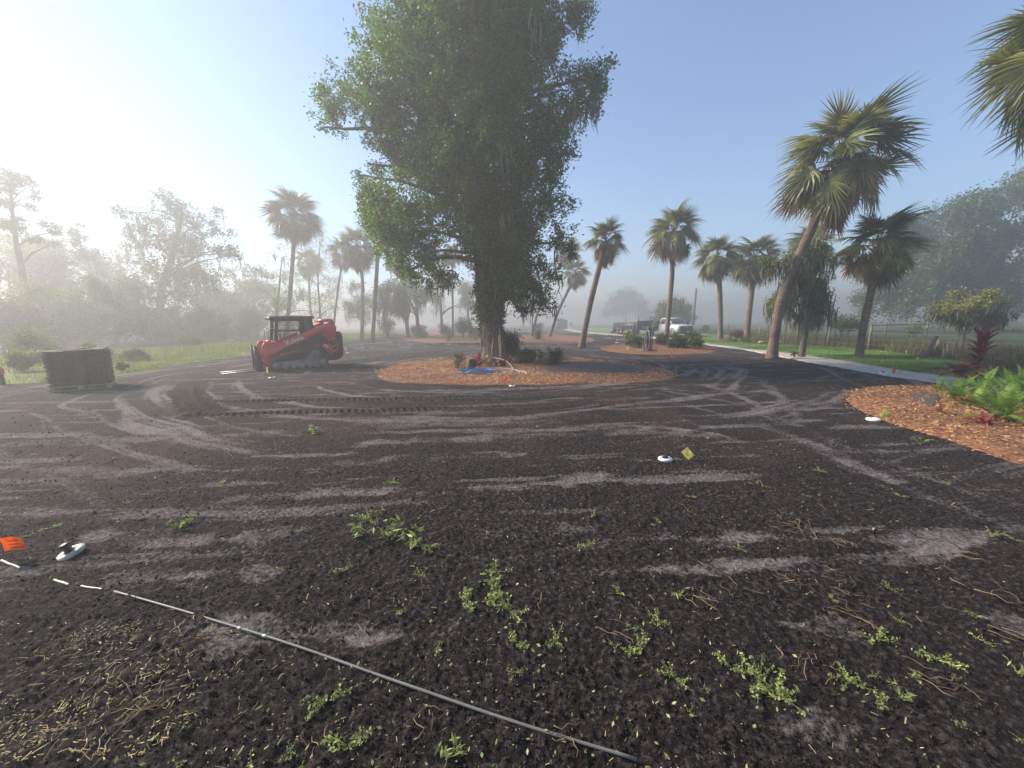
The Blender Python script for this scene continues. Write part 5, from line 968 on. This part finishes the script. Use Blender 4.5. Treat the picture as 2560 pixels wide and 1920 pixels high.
# plants with countable leaves
def strap_leaf(L, w_, bend, seed=0, fold=.15, taper=.5):
    u = np.linspace(0, 1, 8); x_ = L * u * (1 - .25 * bend * u); z = L * (.0 + .25 * u - bend * .55 * u ** 2.2); wv = w_ * (np.sin(np.pi * np.clip(u * .88 + .1, 0, 1)) ** taper) * .5; wv[-1] = .002
    V = np.stack([np.stack([x_, -wv, z + fold * wv], 1), np.stack([x_, 0 * u, z], 1), np.stack([x_, wv, z + fold * wv], 1)], 1).reshape(-1, 3); k = np.arange(7)[:, None] * 3
    return mesh_np('leaf', V, np.concatenate([k + np.array([[0, 1, 4, 3]]), k + np.array([[1, 2, 5, 4]])]), True)
def pinnate(L, w_, bend, npin=22, seed=0, pw=.02, angle=70):
    rg = np.random.RandomState(seed); mb = MB(); u = np.linspace(0, 1, npin + 1); x_ = L * u * (1 - .2 * bend * u); z = L * (.45 * u - bend * .8 * u ** 2); P = np.stack([x_, 0 * u, z], 1); mb.tube(P[::3], np.linspace(.006, .002, len(P[::3])), 4)
    for i in range(2, npin + 1):
        ln = w_ * math.sin(math.pi * min(.97, .12 + .86 * u[i])) ** .7 * rg.uniform(.9, 1.1); t = P[i] - P[i - 1]; t /= np.linalg.norm(t)
        for sg in (1, -1):
            d = t * math.cos(math.radians(angle)) + np.array([0, sg, 0]) * math.sin(math.radians(angle)) + np.array([0, 0, -.12]); p = P[i]
            mb.add(np.array([p - t * pw * .5, p + t * pw * .5, p + d * ln * .6 + t * pw * .45, p + d * ln, p + d * ln * .6 - t * pw * .45]), [np.array([[0, 1, 2, 4]]), np.array([[4, 2, 3]])])
    return mb.mesh('frond')
def rosette(name, label, px, py, meshes, mat, n_, el0, el1, sc_, seed, cat='plant', part='leaf', z=.05, group=None, stalk=0, zoff=0):
    rg = np.random.RandomState(seed); g = G(px, py); o = thing(name, label, cat, (g[0], g[1], z), 0, group)
    if stalk: mb = MB(); mb.tube([(0, 0, -.05), (.01, 0, stalk * .5), (0, .01, stalk)], [.03, .025, .02], 8); obj('stem', mb, M['greybark'], o)
    for q in range(n_):
        f = (q + .5) / n_; az = q * 2.39996 + rg.normal(0, .2); el = math.radians(el0 + (el1 - el0) * f + rg.normal(0, 6)); me_ = meshes[rg.randint(len(meshes))]
        if not me_.materials: me_.materials.append(M[mat])
        R3 = Matrix.Rotation(az, 3, 'Z') @ Matrix.Rotation(-el, 3, 'Y') @ Matrix.Rotation(rg.normal(0, .15), 3, 'X')
        obj(part, me_, None, o, (0, 0, zoff + stalk * (1 - .75 * f) if stalk else zoff), R3.to_euler(), sc_ * rg.uniform(.75, 1.15))
    return o
LT = [strap_leaf(.48, .085, .7, s) for s in range(2)] ; LTB = [strap_leaf(.5, .14, .9, s) for s in range(2)]
rosette('ti_plant', 'tall dark red ti plant rising above the ferns', 2438, 957, LT, 'ti', 60, 74, -5, 1.2, 41, z=.06, stalk=.9, zoff=.08)
rosette('ti_plant', 'low maroon broad leaved plant at the left of the tall ti plant', 2392, 962, LTB, 'tibrown', 22, 62, 5, 1.25, 42, z=.25)
rosette('ti_plant', 'low maroon broad leaved plant close right of the tall ti plant', 2462, 962, [q.copy() for q in LTB], 'tibrown', 14, 60, 5, .85, 43, z=.12)
FE = [pinnate(.85, .105, b_, 22, s, .02, 75) for s, b_ in ((1, .45), (2, .6), (3, .8))]
ferns = [(2390, 1008, 'sword fern at the left end of the fern bed', 26, .75), (2452, 1014, 'sword fern in front of the ti plant', 30, .85), (2535, 1018, 'bright sword fern right of the ti plant', 32, .95), (2500, 1062, 'large bright sword fern leaning over the mulch at the right edge', 32, .9), (2610, 1040, 'sword fern cut by the right photo edge', 28, 1.0), (2345, 986, 'small dark fern behind the fern bed mulch', 14, .45), (2580, 990, 'tall fern behind the others at the right photo edge', 30, .8), (2440, 1025, 'small fern before the ti plant near the bromeliads', 20, .6)]
for q, (px, py, lb, n_, s_) in enumerate(ferns): rosette('fern', lb, px, py, FE, 'fern', n_, 78, 8, s_, 50 + q, 'fern', 'frond', .05, 'sword ferns')
BR = [strap_leaf(.30, .045, .5, s, .3, .35) for s in range(2)]; cpy = lambda L: [q.copy() for q in L]
rosette('bromeliad', 'orange red bromeliad under the ferns', 2408, 1022, cpy(BR), 'bromo', 20, 75, 15, .95, 61, z=.06)
rosette('bromeliad', 'tan and orange withered bromeliad left of the ferns', 2352, 1045, cpy(BR), 'bromo', 14, 65, 5, .8, 62, z=.05)
rosette('bromeliad', 'dark red bromeliad low at the front of the ferns', 2458, 1072, cpy(BR), 'brom', 16, 55, 5, .9, 63, z=.06)
rosette('bromeliad', 'big dark red bromeliad left of the shovel', 1197, 920, cpy(BR), 'brom', 40, 85, 15, 1.9, 64, z=.07)
rosette('bromeliad', 'yellow green bromeliad between red one and shovel', 1216, 917, cpy(BR), 'bromy', 20, 80, 20, 1.5, 65, z=.07)
rosette('bromeliad', 'small orange bromeliad between the two tool handles', 1240, 917, cpy(BR), 'bromo', 18, 75, 15, 1.2, 66, z=.07)
rosette('bromeliad', 'red bromeliad right of the tool handles', 1271, 914, cpy(BR), 'brom', 24, 75, 10, 1.4, 67, z=.07)
rosette('bromeliad', 'grassy green rosette beside the black pot at the oak base', 1158, 936, cpy(BR), 'bromy', 18, 70, 10, 1.0, 68, z=.06)
CY = [pinnate(.8, .13, b_, 26, s, .016, 60) for s, b_ in ((5, .5), (6, .75), (7, .95))]
rosette('cycad', 'dark green rounded cycad on the right of the oak bed', 1388, 913, CY, 'cycad', 54, 70, -5, 1.15, 71, 'cycad', 'frond', .08)
rosette('cycad', 'small dark cycad behind the rounded one', 1352, 903, CY, 'cycad', 26, 70, 5, .95, 72, 'cycad', 'frond', .08)
rosette('cycad', 'spiky grey green cycad in the right hand back bed', 1345, 851, CY, 'cycad', 38, 85, 5, 1.45, 73, 'cycad', 'frond', .08)
# tools, pots and hose at the oak
def shovel(label, top, bot, mat, blade, yb):
    a, b_ = D(*top, yb + .35), D(*bot, yb); b_[2] = max(b_[2], .03); B = np.array([b_[0], b_[1], 0]); o = thing('garden_tool', label, 'tool', tuple(B)); d = (a - b_) / np.linalg.norm(a - b_); L = np.linalg.norm(a - b_); mb = MB(); k = .22 if blade else 0
    mb.tube([b_ - B + d * L * k, b_ - B + d * L * .6, a - B], [.024, .023, .02], 10); obj('handle', mb, M[mat], o, smooth=True)
    if blade:
        mb = MB(); mb.tube([b_ - B + d * L * .12, b_ - B + d * L * .24], [.025, .028], 8); s_ = np.array([1., 0, 0]); p = b_ - B; V = np.array([p + d * L * .13 - s_ * .10, p + d * L * .13 + s_ * .10, p + s_ * .11 - d * .02, p - d * .12, p - s_ * .11 - d * .02]); V = np.concatenate([V, V + np.array([0, .012, 0])]); k_ = np.arange(5)
        mb.add(V, [k_[None], (k_[::-1] + 5)[None], np.stack([k_, (k_ + 1) % 5, (k_ + 1) % 5 + 5, k_ + 5], 1)]); obj('blade', mb, M['steel'], o)
    return o
shovel('orange handled shovel leaning on the oak trunk', (1233.5, 845), (1225.5, 921), 'handle', True, 15.3)
shovel('tall pale wooden tool handle leaning on the oak trunk', (1249, 821), (1254.5, 911), 'wood', False, 15.6)
shovel('short thin pale handle beside the tall wooden one', (1246.5, 838), (1252, 911), 'wood', False, 15.7)
def pot(label, px, py, r_, h_, tilt, yaw=0):
    g = G(px, py); o = thing('plant_pot', label, 'pot', (g[0], g[1], .09), yaw); mb = MB(); lathe(mb, [(r_ * .7, 0), (r_ * .95, h_ * .88), (r_ * 1.06, h_ * .88), (r_ * 1.06, h_), (r_ * .92, h_), (r_ * .68, h_ * .15)], 16)
    mb.v = [v @ rotx(tilt).T + (0, 0, r_ * .6 * abs(math.sin(tilt))) for v in mb.v]; obj('shell', mb, M['rock'], o); return o
pot('black nursery pot tipped over left of the blue hose', 1176, 930, .16, .30, .9, .6)
pot('black nursery pot at the foot of the tall wooden handle', 1257, 921, .15, .24, 0)
rg = np.random.RandomState(81); g = G(1205, 938)
H_ = thing('garden_hose', 'blue garden hose heaped in loose coils before the oak', 'hose', (g[0], g[1], 0))
mb = MB()
for q in range(7):
    a = np.linspace(0, 6.28, 40) + rg.uniform(0, 6.28); Rx, Ry = rg.uniform(.35, .68), rg.uniform(.18, .55); p = np.stack([-.1 + rg.normal(0, .07) + Rx * np.cos(a), rg.normal(0, .05) + Ry * np.sin(a), 0.11 + .012 * q + .03 * np.sin(a * 2 + q)], 1); mb.tube(p, .012, 6, False)
obj('coil', mb, M['hose'], H_, smooth=True)
mb = MB(); g0 = np.array([g[0], g[1], 0])
for pts, zz in (([(1160, 934), (1190, 925), (1230, 917), (1265, 922), (1282, 932), (1268, 938), (1240, 934)], [.1, .25, .36, .30, .14, .1, .1]), ([(1200, 932), (1240, 930), (1285, 932), (1300, 939), (1280, 943), (1240, 942), (1170, 940)], [.12, .14, .12, .1, .1, .1, .1]), ([(1290, 935), (1308, 937), (1318, 943)], [.1, .12, .1])):
    P = np.array([np.append(G(*p)[:2], z_) for p, z_ in zip(pts, zz)]) - g0; mb.tube(spline(P, 40), .011, 7)
obj('loop', mb, M['hosew'], H_, smooth=True)
g = G(1308, 838); H2 = thing('garden_hose', 'pale hose coil in fog on the far mulch bed', 'hose', (g[0], g[1], .08)); mb = MB()
for q in range(7): a = np.linspace(0, 6.28, 30); mb.tube(np.stack([1.0 * np.cos(a) * rg.uniform(.8, 1.1), .6 * np.sin(a), .03 + .06 * q + 0 * a], 1), .03, 6, False)
obj('coil', mb, M['hosew'], H2, smooth=True)
# iron hoops standing in the hoop bed
g = G(1618, 880); W_ = thing('iron_hoop', 'tall dark iron hoops standing upright in the mulch bed', 'ornament', (g[0], g[1], .05), .22)
for q, (dx, yw, r_, mt) in enumerate(((-.22, 1.1, .46, 'iron'), (.0, 1.2, .52, 'frame'), (.08, 1.15, .53, 'black'), (.17, 1.2, .48, 'black'))):
    mb = MB(); mb.torus((0, 0, 0), r_, .035, 'y', 30, 8); mb.v = [v * np.array([1, 1, 1.12]) @ rotz(yw).T + (dx, 0, r_ * 1.12) for v in mb.v]; obj('hoop', mb, M[mt], W_, smooth=True)
mb = MB(); mb.box((0, 0, .03), (.9, .5, .1)); obj('base', mb, M['iron'], W_)
mb = MB(); mb.cyl((.05, 0, 1.2), (.05, 0, 1.36), .12, 10, .06); obj('finial', mb, M['iron'], W_)

# ---- weeds
def weed_mesh(seed, n_=26, spread=.09, hgt=.05, ls=.022, grassy=False):
    rg = np.random.RandomState(seed); mb = MB()
    for st in range(rg.randint(5, 9)):
        a = rg.uniform(0, 6.28); L = spread * rg.uniform(.4, 1.2); pts = np.array([(math.cos(a) * L * t, math.sin(a) * L * t, hgt * (t * rg.uniform(.5, 1.1)) ** .8) for t in np.linspace(0, 1, 5)]); mb.tube(pts, np.linspace(.0022, .001, 5), 4)
        for t in range(n_ // 5):
            p = pts[rg.randint(1, 5)] + rg.normal(0, .008, 3); V, Fq = leafset(p[None], ls * (2.2 if grassy else 1), .22 if grassy else .55, rg, 1.5); V[:, 2] = np.maximum(V[:, 2], .002); mb.add(V, Fq)
    return mb.mesh('foliage')
WM = [weed_mesh(s, 60, .08, .03, .015) for s in range(5)] + [weed_mesh(s + 10, 150, .12, .035, .016) for s in range(3)] + [weed_mesh(s + 20, 20, .08, .07, .03, True) for s in range(3)]
for q in WM: q.materials.append(M['weed'])
def weed(label, px, py, sc_, k, seed, group='weeds in the soil'):
    g = G(px, py); z = float(surf(np.array([g[0]]), np.array([g[1]]))[0]); o = thing('weed', label, 'weed', (g[0], g[1], z - .003), seed * 1.7, group); obj('foliage', WM[k], None, o, scale=sc_); return o
rg = np.random.RandomState(91)
named = [(1240, 1480, 1.3, 5, 'bright leafy weed clump at the centre of the foreground'), (1275, 1530, 1.25, 6, 'lower half of the bright weed clump at the foreground centre'), (1165, 1515, 1.0, 5, 'weed clump just left of the bright central clump'), (1240, 1425, .9, 7, 'dull weed above the bright central clump'),
         (1900, 1705, 1.25, 6, 'largest spreading weed at the lower right'), (1940, 1730, 1.0, 7, 'weed crowding right of the largest lower right weed'), (1830, 1670, .8, 5, 'grey green weed above left of the largest lower right weed'), (2190, 1600, .9, 6, 'weed clump right of centre at lower right'), (2340, 1650, .9, 5, 'pointed grassy weed toward the right edge'), (2120, 1710, .7, 7, 'small rounded weed right of the largest one'),
         (920, 1300, 1.3, 7, 'pale weed clump at the top of the left weed patch'), (900, 1345, 1.2, 9, 'grassy weed in the left weed patch'), (970, 1345, 1.4, 8, 'olive weed in the middle of the left weed patch'), (1020, 1370, 1.4, 10, 'long bladed weed in the left weed patch'), (1060, 1370, 1.2, 6, 'weed at the right end of the left weed patch'), (860, 1430, 1.1, 2, 'creeping weed below the left weed patch'), (1050, 1440, .9, 1, 'small weed below the right end of the left patch'), (1390, 1600, .8, 6, 'weed right of the central clump'), (1600, 1620, .9, 5, 'bright weed below right of the central clump'), (1535, 1615, .7, 0, 'seedling weed beside the bright lower weed'), (1580, 1570, .6, 2, 'weed above the bright lower weed'), (1640, 1550, .9, 3, 'tall stalked weed right of centre'),
         (790, 1085, 1.8, 9, 'grassy tuft behind the open soil left of centre'), (450, 1320, 1.0, 8, 'yellow tuft of grass near the sprinkler'), (820, 1750, 1.0, 6, 'straggling weed above the long pipe'), (870, 1870, .9, 5, 'weed at the bottom edge below the pipe'), (2300, 1110, 1.2, 9, 'grass tuft at the edge of the fern bed mulch')]
for q, (px, py, s_, k, lb) in enumerate(named): weed(lb, px, py, s_, k, q)
spots = [(240, 1238), (200, 1240), (90, 1145), (330, 1262), (60, 1330), (120, 1325), (700, 1140), (620, 1085), (870, 1130), (1340, 1070), (1760, 1100), (1850, 1370), (2010, 1245), (2240, 1250), (2330, 1270), (2320, 1170), (2480, 1340), (2540, 1350), (1640, 1310), (1730, 1240), (2080, 1495), (2220, 1470), (2430, 1540), (2250, 1550), (2460, 1610), (2300, 1700), (2390, 1700), (2200, 1760), (2180, 1690), (2250, 1740), (2410, 1830), (2540, 1690), (2550, 1850), (1760, 1720), (1690, 1700), (1720, 1780), (1460, 1360), (1410, 1280), (1490, 1290), (1290, 1620), (1110, 1620), (1050, 1330), (760, 1330), (690, 1420), (1550, 1480), (1700, 1490), (1290, 1690), (1010, 1530), (730, 1890), (620, 1910), (1130, 1900), (450, 1930), (980, 1210), (1370, 1190), (1460, 1160), (560, 1200), (400, 1090), (1000, 1060), (2380, 1200), (2060, 1180)]
for q, (px, py) in enumerate(spots): weed('tiny green weed sprig in bare dark soil', px + rg.normal(0, 6), py + rg.normal(0, 4), rg.uniform(.35, .75), rg.randint(0, 11), 100 + q, 'tiny weed sprigs')
x1, y1, r1 = scatter(900, 1.1, 9); n_ = len(x1); V, Fq = leafset(np.c_[x1, y1, surf(x1, y1) + .012], .022, .5, rng, 1.5); tag(obj('seedlings', mesh_np('seedlings', V, Fq), M['weed']), 'scattered loose green seedling leaves on the soil', 'seedlings', kind='stuff')

# ---- right side: fence, posts, pile, pole, shed
Wf = thing('wire_fence', 'wire fence with thin wooden posts beyond the lawn', 'fence', tuple(G(2069, 867)))
B = np.array(G(2069, 867)); fp = [(1772, 834), (1797, 838), (1819, 836), (1858, 846), (1898, 848), (1960, 855), (2069, 867), (2171, 876), (2400, 893), (2560, 918)]
tops = []
for q, (px, py) in enumerate(fp):
    g = G(px, py) - B; h_ = 1.15 if q != 7 else 1.35; mb = MB(); mb.tube([g - (0, 0, .1), g + (0, 0, h_ * .5), g + (.03, 0, h_)], [.06, .055, .05], 8); obj('post', mb, M['greywood'], Wf); tops.append(g)
mb = MB()
for zz in (.3, .6, .9, 1.08): mb.tube(np.array(tops) + (0, 0, zz), .006, 4, False)
obj('wire', mb, M['wire'], Wf)
for lb, p0, p1, r_ in (('grey post leaning far right at the edge of the lawn', (2313, 895), (2342, 841), .07), ('short broken post stub beside the leaning post', (2340, 880), (2348, 849), .07)):
    g = G(*p0); t = D(p1[0], p1[1], g[1]) - g; o = thing('leaning_post', lb, 'post', tuple(g)); mb = MB(); mb.tube([-t * .06, t * .5, t], [r_, r_ * .95, r_ * .9], 10); obj('timber', mb, M['greywood'], o)
B = G(2175, 842); RF = thing('rail_fence', 'faint wooden rail fence with a gate in the pasture', 'fence', tuple(B)); yy = B[1]
for px in (2175, 2212, 2272, 2315): p = D(px, 842, yy) - B; p[2] = 0; mb = MB(); mb.box((p[0], 0, .62), (.12, .12, 1.3)); obj('post', mb, M['greywood'], RF)
pa, pb = D(2175, 850, yy)[0] - B[0], D(2315, 850, yy)[0] - B[0]
for zz in (.55, 1.05): mb = MB(); mb.box(((pa + pb) / 2, -.08, zz), (pb - pa, .04, .12)); obj('rail', mb, M['greywood'], RF)
ga, gb = D(2214, 850, yy)[0] - B[0], D(2270, 850, yy)[0] - B[0]; mb = MB()
for zz in (.35, .6, .85, 1.15, 1.4): mb.box(((ga + gb) / 2, .1, zz), (gb - ga, .03, .03))
mb.box((ga, .1, .85), (.04, .04, 1.2)); mb.box((gb, .1, .85), (.04, .04, 1.2)); obj('gate', mb, M['steel'], RF)
def heap(name, label, px, py, w_, h_, mat, cat, seed=0):
    g = G(px, py); k = g[1] / F; o = thing(name, label, cat, tuple(g)); rr, aa = np.linspace(0, 1, 10), np.linspace(0, 2 * np.pi, 28, endpoint=False); V = []
    for r_ in rr: V.append(np.stack([w_ * k / 2 * r_ * np.cos(aa), w_ * k / 2 * .8 * r_ * np.sin(aa), h_ * k * (1 - r_ ** 1.4) + .1 * fbm(np.cos(aa) * r_ * 4 + seed, np.sin(aa) * r_ * 4, 5, 3) * (1 - r_) - .03], 1))
    V = np.concatenate(V); kk = np.arange(28); Q = np.concatenate([np.stack([i * 28 + kk, (i + 1) * 28 + kk, (i + 1) * 28 + (kk + 1) % 28, i * 28 + (kk + 1) % 28], 1) for i in range(9)]); obj('mound', mesh_np('mound', V, Q, True), M[mat], o); return o
heap('soil_pile', 'dark pile of soil at the foot of the left paired palm', 1818, 856, 66, 15, 'darksoil', 'soil pile')
for q, (px, lb) in enumerate([(1916, 'pale log edging the lawn left of the big curved palm'), (1958, 'pale log edging the lawn right of the big curved palm')]):
    g = G(px, 858); o = thing('edging_log', lb, 'log', tuple(g)); mb = MB(); mb.tube([(-.55, 0, .07), (0, .02, .08), (.55, 0, .07)], [.09, .1, .085], 10); obj('timber', mb, M['wood'], o)
g = G(1730, 830); t = D(1741, 721, g[1]) - g; o = thing('utility_pole', 'leaning grey pole in fog right of the white truck', 'pole', tuple(g)); mb = MB(); mb.tube([-t * .02, t * .5, t], [.2, .17, .14], 10); obj('shaft', mb, M['greywood'], o)
g = G(1400, 823); o = thing('shed', 'faint grey shed far off in the fog left of the skirted palm', 'shed', tuple(g)); mb = MB(); mb.box((0, 0, 1.1), (3.6, 3, 2.2)); obj('wall', mb, M['shed'], o); mb = MB(); mb.prism([(-2.0, 2.2), (2.0, 2.2), (0, 3.0)], -1.7, 1.7); obj('roof', mb, M['shed'], o); mb = MB(); mb.box((-.5, -1.51, .95), (.9, .04, 1.8)); obj('door', mb, M['greywood'], o)
g = G(1118, 852); o = thing('timber_piece', 'long pale board lying on the back hedge bed', 'board', (g[0] + .9, g[1], .1)); mb = MB(); mb.box((0, 0, .04), (1.4, .14, .06)); mb.box((.3, 0, .075), (.8, .08, .012)); obj('plank', mb, M['palletwood'], o)
# red and black thing cut by the left photo edge
g = G(8, 962); o = thing('tool_handle', 'red and black tool cut off by the left photo edge', 'tool', tuple(g)); t = D(2, 934, g[1]) - g; t2 = D(-3, 918, g[1]) - g; mb = MB(); mb.tube([np.zeros(3), t * .6, t], [.06, .05, .05], 8); obj('leg', mb, M['black'], o); mb = MB(); mb.tube([t * .9, (t + t2) / 2, t2], [.07, .09, .06], 10); obj('red_body', mb, M['red'], o)

# ------------------------------------------------------------------ morning fog
mb = MB(); HX, TOP = 950.0, 20.0
mb.box((0, 0, (TOP - 1.2) / 2), (2 * HX, 2 * HX, TOP + 1.2))
hm = bpy.data.materials.new('fog'); hm.use_nodes = True; hn = hm.node_tree.nodes; hn.remove(hn['Principled BSDF'])
pv = hn.new('ShaderNodeVolumePrincipled'); pv.inputs['Color'].default_value = (0.60, 0.61, 0.64, 1); pv.inputs['Density'].default_value = HAZE_DENSITY
pv.inputs['Anisotropy'].default_value = HAZE_G; pv.inputs['Density Attribute'].default_value = ''
hm.node_tree.links.new(pv.outputs[0], hn['Material Output'].inputs['Volume'])
tag(obj('haze', mb, hm), 'thin morning fog filling the air over the whole place', 'fog', kind='stuff')
